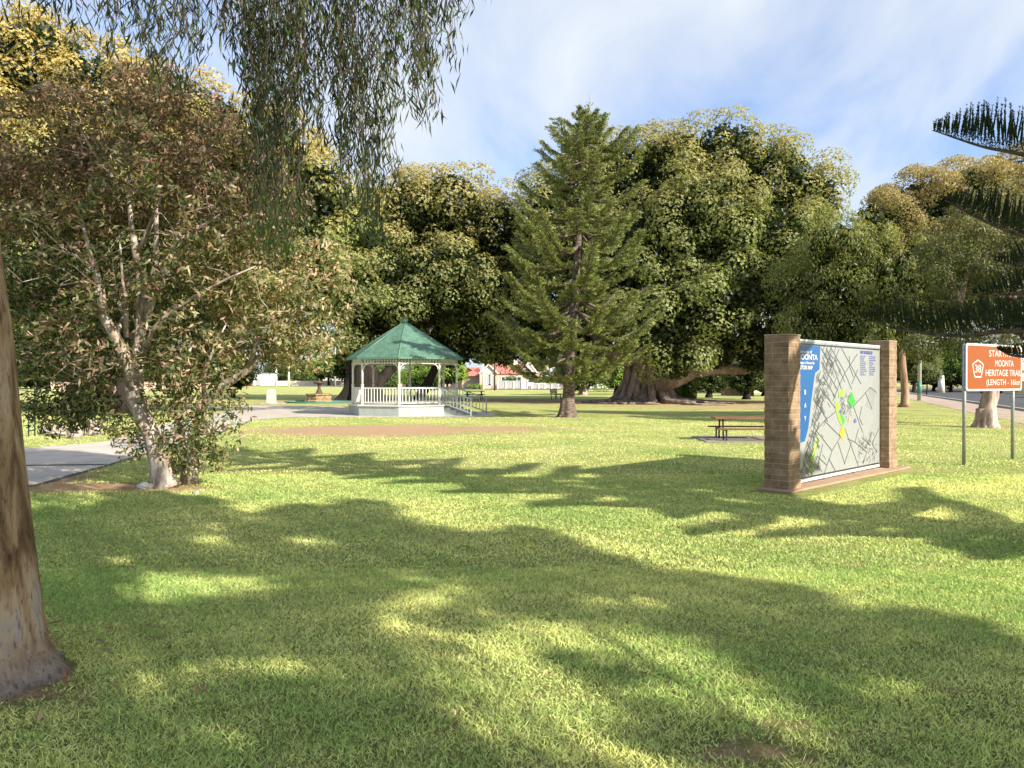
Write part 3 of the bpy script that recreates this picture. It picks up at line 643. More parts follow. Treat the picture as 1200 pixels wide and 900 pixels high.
# ---- brown leaved gum left of the path
b = G(193, 571); Yb = b[1]; S = Yb/FPX; t = tree('gum_tree', b, 'many stemmed gum with white peeling bark and brownish leaves beside the concrete path')
def Q(u, v, dy=0): return P(u, v, Yb+dy)
mb = MB()
mb.tube([Q(196, 574), Q(191, 564), Q(186, 540), Q(180, 515), Q(170, 495), Q(160, 470), Q(156, 445)], [.23, .17, .145, .135, .13, .125, .115], 16, wob=.25)
ST = [([(158, 462, 0), (150, 424, -.1), (134, 393, -.2), (122, 370, -.3), (118, 340, -.3), (112, 316, -.3), (104, 290, -.3), (96, 255, 0)], .105, .02),
      ([(158, 462, 0), (163, 410, .1), (166, 360, .1), (160, 300, .2), (154, 262, .3), (150, 200, .4)], .11, .02),
      ([(163, 405, .1), (172, 345, 0), (182, 315, -.1), (184, 270, 0), (183, 215, .2)], .07, .02),
      ([(165, 390, .1), (178, 352, -.1), (192, 318, -.2), (204, 290, -.3), (212, 270, -.2), (240, 262, 0)], .065, .02),
      ([(204, 292, -.3), (222, 272, -.4), (250, 258, -.4), (274, 240, -.4)], .04, .01),
      ([(164, 425, .1), (180, 385, -.2), (200, 365, -.3), (232, 345, -.4), (270, 325, -.4), (300, 312, -.4)], .045, .01),
      ([(154, 432, 0), (120, 424, -.3), (95, 422, -.4), (74, 428, -.5)], .04, .012), ([(120, 425, -.3), (108, 440, -.4), (92, 450, -.4)], .028, .01),
      ([(148, 395, 0), (148, 350, -.1), (144, 330, 0), (140, 270, .2)], .04, .012), ([(134, 393, -.2), (146, 372, .2), (138, 352, .3), (128, 350, .3)], .05, .01),
      ([(222, 568, .3), (225, 545, .3), (227, 520, .3), (232, 498, .3), (240, 470, .2), (262, 452, .1), (290, 434, 0), (306, 415, 0), (330, 385, 0), (362, 352, 0)], .12, .02), ([(216, 567, .35), (217, 545, .35), (214, 520, .35), (206, 480, .4), (215, 440, .4), (225, 400, .4)], .07, .02),
      ([(240, 472, .2), (238, 440, .1), (250, 410, 0), (265, 380, 0)], .04, .01), ([(290, 434, 0), (300, 405, -.2), (318, 380, -.3), (340, 372, -.3)], .035, .01), ([(262, 452, .1), (258, 425, .3), (245, 420, .4)], .03, .01),
      ([(112, 320, -.3), (90, 300, -.4), (60, 290, -.4)], .03, .01), ([(118, 345, -.3), (95, 330, -.4), (70, 335, -.5)], .025, .008), ([(160, 300, .2), (190, 230, .2), (230, 180, .2)], .03, .01), ([(150, 230, .3), (110, 180, .2), (90, 140, .2)], .03, .01)]
for pts, r0, r1 in ST:
    n = len(pts); mb.tube([Q(*p) for p in pts], [r0+(r1-r0)*(i/(n-1)) for i in range(n)], 9, wob=.22)
for pts, r0, r1 in ST:                                          # side twigs
    for _ in range(5):
        i = random.randrange(1, len(pts)); p = Q(*pts[i]); dv = Vector((random.uniform(-1, 1), random.uniform(-1, .6), random.uniform(-.2, 1))).normalized()*random.uniform(.3, .9)
        w1 = Vector((random.gauss(0, .06), random.gauss(0, .06), random.gauss(.02, .05))); mb.tube([p, p+dv*.3+w1, p+dv*.65-w1*.6, p+dv+w1], [.010, .008, .006, .003], 4)
mb.build('trunk', M['white_bark'], t)
BR = ((.28, .165, .12), (.36, .21, .15), (.16, .10, .07), (.13, .15, .06), (.55, .38, .28), (.09, .10, .05)); GRN = ((.11, .15, .055), (.17, .21, .075), (.06, .085, .035), (.40, .27, .19), (.22, .24, .09), (.05, .07, .03)); TAN = ((.50, .34, .23), (.20, .24, .09), (.34, .30, .15), (.62, .44, .32), (.13, .16, .06), (.28, .31, .12))
lv = Leaves()
def bq(px): return [(Q(u, v, dy), (r*S, r*S*.9, r*S*.9)) for u, v, r, dy in px]
kw = dict(back=.7, droop=.35, core=False, low=-.9, sw=.5)
crown_leaves(lv, bq([(55, 175, 62, .3), (110, 140, 52, .6), (165, 130, 52, .6), (215, 160, 50, .5), (20, 230, 60, .3), (80, 235, 60, .8), (150, 215, 60, 1.1), (215, 220, 55, .8), (265, 200, 48, .4), (290, 250, 50, .4)]), .36, .10, .34, 1.45, BR, **kw)
crown_leaves(lv, bq([(300, 300, 55, .3), (340, 320, 50, .2), (372, 345, 34, 0), (330, 375, 48, .3), (285, 350, 50, .9), (262, 300, 48, .7), (372, 385, 24, .2), (300, 405, 36, .5), (350, 412, 20, .3)]), .34, .105, .34, 1.5, TAN, **kw)
crown_leaves(lv, bq([(40, 320, 55, .3), (30, 400, 50, .2), (80, 390, 45, .6), (80, 440, 38, .1), (120, 455, 28, .1), (40, 455, 30, -.1), (105, 310, 45, 1.2), (135, 370, 40, 1.3), (190, 370, 45, 1.1), (225, 410, 36, .9), (205, 300, 48, 1.4), (150, 290, 50, 1.5), (160, 340, 50, 1.6), (195, 430, 30, .9), (100, 480, 12, 0), (60, 478, 12, 0)]), .34, .105, .34, 1.5, GRN, **kw)
crown_leaves(lv, bq([(160, 500, 22, .2), (150, 520, 12, .1), (185, 470, 22, .4), (232, 490, 24, .1), (246, 520, 16, 0), (222, 520, 20, .1), (255, 465, 22, .1), (240, 440, 30, .3), (240, 540, 12, .0), (205, 545, 10, .3)]), .26, .11, .32, 1.1, TAN+GRN, **kw)
crown_leaves(lv, bq([(130, 250, 30, -.3), (190, 240, 28, -.4), (90, 300, 26, -.5), (150, 330, 24, -.5), (200, 330, 26, -.6), (235, 300, 30, -.5), (110, 360, 24, -.6), (175, 400, 22, -.5), (80, 400, 30, -.5), (130, 430, 20, -.5), (240, 380, 28, -.5), (215, 440, 22, -.3), (270, 430, 22, -.3), (60, 260, 34, -.3), (250, 240, 30, -.4), (150, 180, 34, -.4), (290, 385, 26, -.4), (205, 470, 20, -.2), (265, 495, 20, -.2)]), .26, .12, .32, 1.0, BR+GRN+TAN, **kw)
lv.build('crown', M['leaf'], t, bend=.08)

# ---- near gum at the left edge with its hanging curtain
b = (-2.80, 4.1); t = tree('gum_tree', b, 'gum at the left edge with a smooth tan trunk and long hanging foliage')
mb = MB(); zs = [-.05, .02, .08, .18, .35, .7, 1.2, 1.8, 2.5, 3.4, 4.4, 5.2]
vs = []; nseg = 40
for i, z in enumerate(zs):
    r = .25-.014*z+.14*math.exp(-max(z, 0)*7.5); cx = b[0]-.10*z+.02*math.sin(z*1.3); cy = b[1]+.03*z
    for j in range(nseg):
        a = 2*math.pi*j/nseg; rr = r*(1+.035*math.sin(a*3+z*.8)+.05*noise.noise(Vector((math.cos(a)*2, math.sin(a)*2, z*1.3)))+(.14*math.exp(-max(z, 0)*9)*math.sin(a*6+1)))
        vs.append((cx+rr*math.cos(a), cy+rr*math.sin(a), z))
mb.add(vs, [(i*nseg+j, i*nseg+(j+1) % nseg, (i+1)*nseg+(j+1) % nseg, (i+1)*nseg+j) for i in range(len(zs)-1) for j in range(nseg)], 0, True)
T0 = Vector((b[0]-.085*5.2, b[1]+.15, 5.1))
limbs(mb, T0, [(-5.5, 7, 9), (-1.0, 6.6, 7.2), (-3.2, 6.0, 10), (-1.5, 3.5, 10)], .17, 10, -.06, .15, 8, .25)
limbs(mb, (-3.0, 4.5, 5.0), [(-1.6, 7.0, 6.0), (-3.6, 6.8, 6.0), (-.8, 7.2, 6.2), (-2.4, 7.2, 6.0)], .09, 8, -.08, .15, 8, .15)
# bark: tan with grey streaks and rust at the foot
m, nt, bs, out = new_mat('smooth_gum_bark'); L = nt.links.new
tc = N(nt, 'TexCoord'); mp = N(nt, 'Mapping'); mp.inputs['Scale'].default_value = (2.4, 2.4, .5); L(tc.outputs['Object'], mp.inputs[0])
n1 = N(nt, 'TexNoise', Scale=3.2, Detail=9.0, Roughness=.62, Distortion=.5); L(mp.outputs[0], n1.inputs['Vector'])
r1 = ramp(nt, [(.30, (.06, .035, .02)), (.42, (.2, .12, .06)), (.5, (.36, .23, .125)), (.6, (.5, .36, .23)), (.7, (.36, .32, .29))]); L(n1.outputs['Fac'], r1.inputs[0])
n2 = N(nt, 'TexNoise', Scale=2.6, Detail=8.0, Roughness=.7); L(tc.outputs['Object'], n2.inputs['Vector'])
r2 = ramp(nt, [(.38, (.16, .06, .035)), (.48, (.2, .15, .115)), (.66, (.29, .255, .235))]); L(n2.outputs['Fac'], r2.inputs[0])
sz = N(nt, 'SeparateXYZ'); L(tc.outputs['Object'], sz.inputs[0]); hh = N(nt, 'Math', _operation='MULTIPLY_ADD'); hh.inputs[1].default_value = .45; L(n2.outputs['Fac'], hh.inputs[0]); L(sz.outputs[2], hh.inputs[2])
mr = N(nt, 'MapRange'); mr.inputs['From Min'].default_value = .27; mr.inputs['From Max'].default_value = .5; L(hh.outputs[0], mr.inputs[0])
mm = N(nt, 'Mix', _data_type='RGBA'); L(mr.outputs[0], mm.inputs[0]); L(r2.outputs[0], mm.inputs[6]); L(r1.outputs[0], mm.inputs[7])
n4 = N(nt, 'TexNoise', Scale=22.0, Detail=5.0, Roughness=.7); L(mp.outputs[0], n4.inputs['Vector'])
r4 = ramp(nt, [(.34, (.3, .26, .24)), (.47, (1, 1, 1)), (.7, (1.15, 1.12, 1.1))]); L(n4.outputs['Fac'], r4.inputs[0])
m5 = N(nt, 'Mix', _data_type='RGBA', _blend_type='MULTIPLY'); m5.inputs[0].default_value = .8; L(mm.outputs[2], m5.inputs[6]); L(r4.outputs[0], m5.inputs[7])
L(m5.outputs[2], bs.inputs['Base Color']); bs.inputs['Roughness'].default_value = .75; bs.inputs['Specular IOR Level'].default_value = .25
bp = N(nt, 'Bump', Strength=.55, Distance=.03); L(n1.outputs['Fac'], bp.inputs['Height'])
bp2 = N(nt, 'Bump', Strength=.7, Distance=.01); L(n4.outputs['Fac'], bp2.inputs['Height']); L(bp.outputs[0], bp2.inputs['Normal']); L(bp2.outputs[0], bs.inputs['Normal'])
mb.build('trunk', m, t)
# hanging curtain: strings of long leaves
env = [(0, 20), (50, 22), (60, 42), (85, 42), (100, 60), (130, 50), (150, 42), (172, 62), (190, 98), (205, 112), (218, 88), (235, 60), (258, 55), (275, 72), (288, 95), (298, 200), (306, 262), (318, 292), (335, 300), (348, 262), (356, 190), (372, 152), (388, 165), (400, 245), (420, 292), (440, 290), (452, 235), (460, 60), (472, 110), (485, 130), (500, 142), (508, 80), (520, 92), (530, 20), (540, 5)]
tw = MB(); lv = Leaves(); GL = ((.06, .085, .035), (.10, .13, .04), (.035, .05, .025), (.14, .18, .05), (.13, .095, .065))
ns = 0
cens = [(20, 6), (70, 14), (105, 18), (135, 10), (165, 12), (190, 26), (205, 26), (225, 10), (260, 12), (285, 16), (305, 34), (318, 54), (335, 50), (350, 18), (375, 14), (395, 18), (410, 26), (425, 28), (440, 24), (452, 18), (470, 10), (485, 22), (498, 26), (508, 14), (520, 18)]
for cu, cnt in cens:
    for _ in range(int(cnt*.48)):
        u = cu+random.gauss(0, 9); vb = np.interp(u, [e[0] for e in env], [e[1] for e in env])*random.choice((1, .97, .9, .8, .65, .5, .35))-random.uniform(0, 8)
        y = random.uniform(6.2, 7.6); e = P(u, vb, y); s = Vector((e.x+random.uniform(-.4, .4), e.y+random.uniform(-.2, .2), random.uniform(5.3, 6.1)))
        n = max(3, int((s.z-e.z)/.13)); ph = random.uniform(0, 6); pts = []
        for i in range(n+1):
            q = i/n; pts.append(s.lerp(e, q)+Vector((.11*math.sin(q*5+ph)*q, .09*math.cos(q*5+ph)*q, 0)))
        vis = [p for p in pts if p.z < 5.6]
        if len(vis) >= 2: tw.tube(vis, .0028, 3, cap=False)
        tone = random.uniform(.35, 1.0)
        for p in pts:
            if p.z > 5.5: continue
            k = random.choice((2, 3, 5, 6)); lowf = np.clip((3.4-p.z)/1.1, 0, 1)
            c = np.array(p)+rng.normal(size=(k, 3))*np.array([.035, .035, .03])-np.array([0, 0, .06])
            a_ = np.stack([rng.normal(size=k)*.42, rng.normal(size=k)*.42, -np.ones(k)], 1)
            tt = pick(GL, k)*tone; tt = tt*(1-lowf*.6)+np.array([.15, .25, .05])*lowf*.6  # lower leaves tinted bright green, painting in the light they catch
            lv.add(c, a_, rng.normal(size=(k, 3))*np.array([1, 1, .1]), rng.uniform(.09, .19, k), rng.uniform(.012, .021, k), tt)
tw.build('hanging_stems', M['twig'], t)
# the crown above the frame
up = [((-4.5, 7.2, 8.6), 1.9), ((-2.2, 7.4, 8.2), 1.8), ((-3.6, 5.5, 10.2), 2.0), ((-1.0, 5.2, 9.8), 1.8), ((-.4, 7.6, 8.0), 1.5), ((-6.2, 6.5, 9.5), 1.8), ((-2.6, 3.5, 10.5), 2.0)]
crown_leaves(lv, up, .7, .22, .22, .8, GL, None, back=1, droop=1.2, core=False, low=-.9)
lv.build('foliage', M['gum_leaf'], t, bend=.15, fold=.12)
# ---- trees just outside the view whose shade lies on the lawn
SH = Vector((SUN.x/SUN.z, SUN.y/SUN.z, 0))
def shade_blob(u, v, z): g = G(u, v); return (g[0]+SH.x*z, g[1]+SH.y*z, z)
t = tree('gum_tree', (9.5, -7.5), 'gum behind the viewer whose broad shade covers the near lawn')
mb = MB(); mb.tube([(9.5, -7.5, -.1), (9.5, -7.5, .4), (9.4, -7.4, 2.5), (9.2, -7.2, 5)], [.5, .36, .3, .25], 16, wob=.2)
lv = Leaves(); spots = []
EDGE = [(0, 600), (60, 588), (200, 583), (300, 592), (400, 600), (520, 612), (600, 630), (700, 652), (800, 672), (860, 690), (950, 708), (1050, 726), (1130, 740), (1200, 762), (1320, 800)]
holes = [((150, 672), (320, 706)), ((300, 765), (375, 800)), ((130, 775), (215, 832)), ((420, 715), (475, 748)), ((225, 630), (262, 640)), ((340, 627), (375, 638)), ((120, 652), (155, 664)), ((560, 735), (680, 760)), ((720, 700), (800, 716)), ((760, 800), (900, 830)), ((620, 800), (720, 822)), ((880, 850), (1010, 880)), ((470, 700), (520, 712)), ((560, 850), (640, 880)), ((690, 745), (860, 768)), ((1000, 800), (1120, 830)), ((200, 860), (300, 890))]
tries = 0
while tries < 3300:
    tries += 1
    u = random.uniform(-150, 1350)
    ev = np.interp(u, [e[0] for e in EDGE], [e[1] for e in EDGE])
    ev += 12*math.sin(u/37)+7*math.sin(u/15+1)
    v = ev+(930-ev)*random.random()**1.7
    g = G(u, v); rr = random.uniform(.16, .30)
    if v < ev: continue
    e1 = G(u, ev); 
    if g[1] > e1[1]-rr*.75: continue
    if any(a[0]-rr*FPX/g[1]*.7 < u < c[0]+rr*FPX/g[1]*.7 and a[1]-rr*1440/g[1]**2*.6 < v < c[1]+rr*1440/g[1]**2*.6 for a, c in holes): continue
    if u > 430 and v > ev+48 and random.random() < .87: continue
    if 250 < u <= 430 and v > 760 and random.random() < .5: continue
    spots.append((g, rr))
for _ in range(130): spots.append(((random.uniform(-9.5, -4), random.uniform(3.5, 9.2)), .4))
for _ in range(100): spots.append(((random.uniform(-3, 5), random.uniform(-1, 2.6)), .4))
ends = []
for i, (g, rr) in enumerate(spots):
    z = random.uniform(6.0, 8.6); c = np.array([g[0]+SH.x*z, g[1]+SH.y*z, z])
    k = int(95*(rr/.25)**2); dd = rdir(k)
    lv.add(c+dd*np.array([rr*1.15, rr, rr])*rng.random((k, 1))**.4, rdir(k)+np.array([0, 0, -.8]), rdir(k), .14*rng.uniform(.7, 1.3, k), .05, pick(GL, k))
    if i % 30 == 0: ends.append(c)
limbs(mb, (9.2, -7.2, 4.8), ends, .05, 5, .05, .1, 6, .1)
mb.build('trunk', M['white_bark'], t); lv.build('crown', M['gum_leaf'], t)

# ---- Norfolk pine at the right, only some boughs reach into view
T = Vector((8.6, 5.3, 0)); t = tree('norfolk_pine', (T.x, T.y), 'near conifer at the right edge reaching dark comb like boughs over the sign')
mb = MB(); mb.tube([T+Vector((0, 0, z)) for z in (-.1, .2, 1, 4, 8, 12, 14.5)], [.42, .33, .28, .23, .16, .08, .02], 16, wob=.12)
lv = Leaves(); ND = ((.022, .038, .013), (.03, .052, .018), (.014, .026, .010), (.048, .07, .024))
def spline(pts, n):
    pts = [Vector(p) for p in pts]; out = []
    ext = [pts[0]*2-pts[1]]+pts+[pts[-1]*2-pts[-2]]
    for i in range(len(pts)-1):
        p0, p1, p2, p3 = ext[i:i+4]
        for j in range(n):
            s = j/n; out.append(.5*((2*p1)+(p2-p0)*s+(2*p0-5*p1+4*p2-p3)*s*s+(3*p1-p0-3*p2+p3)*s**3))
    out.append(pts[-1]); return out
def bough(pts, blen=.27, fine=True, start=.12, gap=.029):
    c = spline(pts, 14); n = len(c); L_ = [0]
    for i in range(1, n): L_.append(L_[-1]+(c[i]-c[i-1]).length)
    tot = L_[-1]; mb.tube(c, [.045*(1-.88*i/(n-1)) for i in range(n)], 6)
    s = start*tot
    while s < tot:
        i = max(1, next((q for q in range(n) if L_[q] >= s), n-1)); f = (s-L_[i-1])/max(1e-6, L_[i]-L_[i-1])
        p = c[i-1].lerp(c[i], f); tg = (c[i]-c[i-1]).normalized(); sd = tg.cross(Vector((0, 0, 1))).normalized(); upv = sd.cross(tg)
        rem = (tot-s)
        for side in (-1, 1):
            l = blen*min(1, .22+rem/.65)*random.uniform(.92, 1.08)
            d = (upv*random.uniform(.75, 1.05)+sd*side*random.uniform(.08, .4)+tg*random.uniform(.2, .5)).normalized()
            if fine:
                k = int(16+l*150); q = rng.random(k); dv = np.array(d); curve = np.array([0, 0, 1.0])
                base = np.array(p)+dv*(l*q)[:, None]+curve*(.12*l*q**2)[:, None]
                pr = rdir(k); pr -= dv*np.sum(pr*dv, axis=1, keepdims=True); pr = unit(pr)
                w_ = .009*(1-.4*q)
                lv.add(base+pr*w_[:, None], pr*.8+dv*1.0, rdir(k), .026, .009, pick(ND, k)*rng.uniform(.7, 1.3, (k, 1)))
                lv.add([np.array(p)+dv*l*.5+curve*.03*l], [dv], [np.array(sd)], l, .019, [ND[0]])
            else:
                k = 4; lv.add([np.array(p+d*l*.5)]*k, [np.array(d)]*k, rdir(k), l*1.25, .085, pick(ND, k))
        s += gap*(1 if fine else 1.3)
tp = lambda z: T+Vector((0, 0, z))
bough([tp(3.0), (7.0, 6.3, 3.0), (5.9, 7.0, 3.35), P(1200, 182, 7.6), P(1150, 172, 7.8), P(1092, 153, 8.0)], .42)
bough([tp(2.5), (7.1, 6.6, 2.5), (6.1, 7.6, 2.75), P(1200, 277, 8.2), P(1150, 258, 8.5), P(1107, 235, 8.8)], .36, gap=.028)
bough([tp(1.95), (7.1, 6.9, 1.95), P(1200, 388, 8.4), P(1130, 394, 8.9), P(1060, 387, 9.3), P(1008, 372, 9.6)], .36, gap=.034)
bough([tp(1.85), (7.4, 6.6, 1.8), (6.3, 7.8, 1.85), P(1200, 418, 8.6), P(1170, 410, 8.9)], .2)
bough([tp(2.2), (7.4, 6.8, 2.2), P(1215, 345, 8.6), P(1185, 345, 8.9), P(1140, 345, 9.2)], .3, gap=.034)
bough([tp(2.4), (7.4, 7.0, 2.35), P(1220, 310, 9.0), P(1195, 312, 9.3), P(1165, 305, 9.5)], .3, gap=.034)
bough([tp(2.1), (7.4, 6.9, 2.1), P(1230, 378, 8.8), P(1180, 378, 9.2), P(1105, 372, 9.7)], .3, gap=.034)
bough([tp(2.3), (7.5, 7.0, 2.35), P(1225, 395, 9.0), P(1195, 392, 9.3), P(1150, 380, 9.6)], .3, gap=.034)
bough([tp(2.6), (7.5, 7.2, 2.6), P(1228, 270, 9.3), P(1205, 275, 9.5), P(1175, 262, 9.8)], .3, gap=.034)
z = 2.6; wi = 0
while z < 14.2:
    Lr = np.interp(z, [1.5, 3, 6, 10, 14], [3.4, 3.6, 3.3, 2.2, .4])
    a0 = random.uniform(0, 1.2)
    for i in range(6):
        a = a0+i*2*math.pi/6
        l = Lr*random.uniform(.75, 1.05)
        dr = Vector((math.cos(a), math.sin(a), 0)); e = T+dr*l
        if z < 8 and (e.x < .667*e.y+.5): l *= .55; e = T+dr*l
        if z < 6 and e.x < .667*e.y+.3: continue
        if z < 9 and dr.x*-.616+dr.y*-.788 > .25: l *= .6
        bough([tp(z), T+dr*(l*.5)+Vector((0, 0, z-.05)), T+dr*l+Vector((0, 0, z+.3))], .3, False)
    z += .75
mb.build('trunk', M['pine_bark'], t); lv.build('crown', M['needle'], t, fold=0)

# ================================================================== bandstand
gc = Vector((P(474.5, 488, 36.6).x, 36.6, 0)); FL = .5; RP = 2.46; RE = 2.78; EV = 2.64; AP = 4.36
gz = empty('bandstand', gc, 'octagonal bandstand with a green scaled roof and cream posts', 'bandstand')
rot0 = R(-88)
def pt(i, r, z): a = rot0+i*math.pi/4; return Vector((gc.x+r*math.cos(a), gc.y+r*math.sin(a), z))
mb = MB(); mb.prism([tuple(pt(i, 2.66, 0))[:2] for i in range(8)], 0, FL-.06)
mb.build('base', M['grey_paint'], gz, bevel=.01)
mb = MB(); mb.prism([tuple(pt(i, 2.72, 0))[:2] for i in range(8)], FL-.058, FL); mb.build('floor', M['cream_paint'], gz, bevel=.008)
# roof
rm, nt, bs, out = new_mat('green_scaled_roof'); L = nt.links.new
uvn = N(nt, 'UVMap'); br = N(nt, 'TexBrick', Scale=1.0); br.offset = .5; L(uvn.outputs[0], br.inputs['Vector'])
br.inputs['Brick Width'].default_value = .15; br.inputs['Row Height'].default_value = .1; br.inputs['Mortar Size'].default_value = .012; br.inputs['Mortar Smooth'].default_value = .6
br.inputs['Color1'].default_value = (.09, .195, .135, 1); br.inputs['Color2'].default_value = (.125, .245, .175, 1); br.inputs['Mortar'].default_value = (.05, .12, .085, 1)
nz = N(nt, 'TexNoise', Scale=3.0, Detail=6.0); tc = N(nt, 'TexCoord'); L(tc.outputs['Object'], nz.inputs['Vector'])
rp = ramp(nt, [(.3, (.8, .8, .78)), (.7, (1.25, 1.2, 1.2))]); L(nz.outputs['Fac'], rp.inputs[0])
mx = N(nt, 'Mix', _data_type='RGBA', _blend_type='MULTIPLY'); mx.inputs[0].default_value = 1; L(br.outputs['Color'], mx.inputs[6]); L(rp.outputs[0], mx.inputs[7]); L(mx.outputs[2], bs.inputs['Base Color'])
iv = N(nt, 'Math', _operation='SUBTRACT'); iv.inputs[0].default_value = 1; L(br.outputs['Fac'], iv.inputs[1])
bp = N(nt, 'Bump', Strength=.8, Distance=.02); L(iv.outputs[0], bp.inputs['Height']); L(bp.outputs[0], bs.inputs['Normal']); bs.inputs['Roughness'].default_value = .55
M['green_cap'] = mat_plain('green_ridge_metal', (.09, .21, .145), .45)
me = bpy.data.meshes.new('roof'); bm = bmesh.new(); uvl = bm.loops.layers.uv.new('UVMap')
apex = Vector((gc.x, gc.y, AP)); rad_ap = .12
for i in range(8):
    a, b_ = pt(i, RE, EV), pt(i+1, RE, EV); a2_, b2_ = pt(i, rad_ap, AP), pt(i+1, rad_ap, AP)
    for off in (0, -.04):
        q = [bm.verts.new(v-gc+Vector((0, 0, off))) for v in (a, b_, b2_, a2_)]
        if off: q = q[::-1]
        f = bm.faces.new(q); ex = (b_-a).normalized(); mid = (a+b_)/2; ey = (((a2_+b2_)/2)-mid).normalized()
        for lp in f.loops:
            w_ = lp.vert.co+gc; lp[uvl].uv = ((w_-a).dot(ex)+i*.37, (w_-a).dot(ey))
bm.to_mesh(me); bm.free(); me.materials.append(rm); ro = bpy.data.objects.new('roof', me); COL.objects.link(ro); ro.parent = gz
mb = MB()
for i in range(8): mb.tube([pt(i, RE+.0, EV+.0), pt(i, .1, AP+.0)], .028, 8)
mb.build('ridge_cap', M['green_cap'], ro)
mb = MB(); mb.cyl(gc, .13, AP-.06, AP+.22, 16); mb.cyl(gc, .15, AP+.19, AP+.23, 16); mb.build('finial', M['green_cap'], ro)
mb = MB()
for i in range(8): mb.bar(pt(i, RE-.02, EV-.035), pt(i+1, RE-.02, EV-.035), .04, .07)
mb.build('gutter', M['green_cap'], ro)
for i in range(8):
    mb = MB(); p = pt(i, RP, 0); mb.tube([(p.x, p.y, FL), (p.x, p.y, FL+.9)], .065, 8, smooth=False); mb.tube([(p.x, p.y, FL+.9), (p.x, p.y, EV+.02)], .05, 12)
    mb.cyl(p, .075, FL+.88, FL+.93, 12); mb.cyl(p, .08, EV-.28, EV-.24, 12); mb.build('post', M['cream_paint'], gz)
for i in range(8):
    # frieze: two rails with little turned spindles, and corner brackets
    a, b_ = pt(i, RP, EV-.04), pt(i+1, RP, EV-.04); mb = MB()
    mb.bar(a, b_, .06, .07); lo = Vector((0, 0, -.22)); mb.bar(a+lo, b_+lo, .05, .045)
    for k in range(1, 13): p = a.lerp(b_, k/13); mb.bar(p+Vector((0, 0, -.035)), p+lo, .03, .045)
    mb.build('frieze', M['cream_paint'], gz)
    dr = (b_-a).normalized()
    for p, s in ((a, 1), (b_, -1)):
        mb = MB(); pts = [p+dr*s*(.06+.24*(1-math.cos(t_*math.pi/2)))+Vector((0, 0, -.24-.26*(1-math.sin(t_*math.pi/2)))) for t_ in (0, .25, .5, .75, 1)]
        for q, q2 in zip(pts[:-1], pts[1:]): mb.bar(q, q2, .03, .035)
        mb.build('bracket', M['cream_paint'], gz)
    if i == 1: continue                                           # the open side with the steps
    mb = MB(); a, b_ = pt(i, RP, FL+.76), pt(i+1, RP, FL+.76); mb.bar(a, b_, .06, .055); lo = Vector((0, 0, -.66)); mb.bar(a+lo, b_+lo, .05, .05)
    n = 12
    for k in range(1, n): p = a.lerp(b_, k/n); mb.bar(p, p+lo, .07, .03)
    mb.build('balustrade', M['cream_paint'], gz)
# steps and sloping handrails on the right hand side
nrm = Vector((math.cos(rot0+1.5*math.pi/4), math.sin(rot0+1.5*math.pi/4), 0)); tan = Vector((-nrm.y, nrm.x, 0)); mid = gc+nrm*(2.66*math.cos(math.pi/8))
st = MB()
for k in range(3): c = mid+nrm*(.15+.3*k); h = FL-.125*(k+1); st.box((c.x, c.y, h/2), (.3, 1.6, h), math.atan2(nrm.y, nrm.x))
stp = st.build('step', M['grey_paint'], gz, bevel=.01)
for s in (-1, 1):
    mb = MB(); a = gc+nrm*(RP*math.cos(math.pi/8))+tan*(s*.9); e = a+nrm*1.55
    up = lambda p, z: Vector((p.x, p.y, z))
    mb.bar(up(a, FL+.76), up(e, .78), .05, .05); mb.bar(up(a, FL+.12), up(e, .14), .045, .045); mb.bar(up(e, -.0), up(e, .82), .06, .06)
    for k in range(1, 9):
        p = a.lerp(e, k/9); zt = (FL+.76)*(1-k/9)+.78*k/9; zb = (FL+.12)*(1-k/9)+.14*k/9; mb.bar(up(p, zb), up(p, zt), .05, .028)
    mb.build('handrail', M['handrail_paint'], gz)

# ================================================================== town map board between two brick pillars
c0 = Vector((3.96, 11.25, 0)); dr = Vector((.7135, .7006, 0)); ang = math.atan2(dr.y, dr.x)
pil = []
for k, (c, h, lab) in enumerate(((c0, 2.25, 'thick sandstone brick pillar at the nearer, left end of the map board'), (Vector((6.74, 13.98, 0)), 2.30, 'sunlit sandstone brick pillar at the far, right end of the map board'))):
    o = empty('brick_pillar', c, lab, 'brick pillar', 'pillars carrying the map board', ang)
    mb = MB(); n = 28; vs = []; wd = .185                       # each course slightly in or out
    for j in range(n+1):
        for zz_ in ((j*h/n),) if j in (0, n) else (j*h/n-.004, j*h/n+.004):
            q = int(min(n-1, (zz_*n/h))); off = wd+.002*math.sin(q*12.9898*1.7)+(.012 if q < 2 else 0)
            vs.append((zz_, off))
    ring = [(-1, -1), (1, -1), (1, 1), (-1, 1)]; V = [(x*o_, y*o_, z) for z, o_ in vs for x, y in ring]; m_ = len(vs)
    mb.add(V, [(i*4+j, i*4+(j+1) % 4, (i+1)*4+(j+1) % 4, (i+1)*4+j) for i in range(m_-1) for j in range(4)]+[(3, 2, 1, 0), tuple((m_-1)*4+j for j in range(4))])
    mb.build('shaft', M['pillar'], o, local=True); 
    mb = MB(); mb.box((0, 0, h+.012), (.385, .385, .024)); mb.build('cap', mat_noise('pillar_cap', (.3, .22, .15), (.42, .32, .23), 5, .9, .4), o, local=True, bevel=.006)
mb = MB(); nn = Vector((dr.y, -dr.x, 0)); a = c0-dr*.30; e = c0+dr*4.3
q = [a+nn*.27, e+nn*.36, e-nn*.3, a-nn*.26]; mb.prism([(p.x, p.y) for p in q], 0, .035); tag(mb.build('paving_slab', M['slab'], bevel=.01), kind='structure')
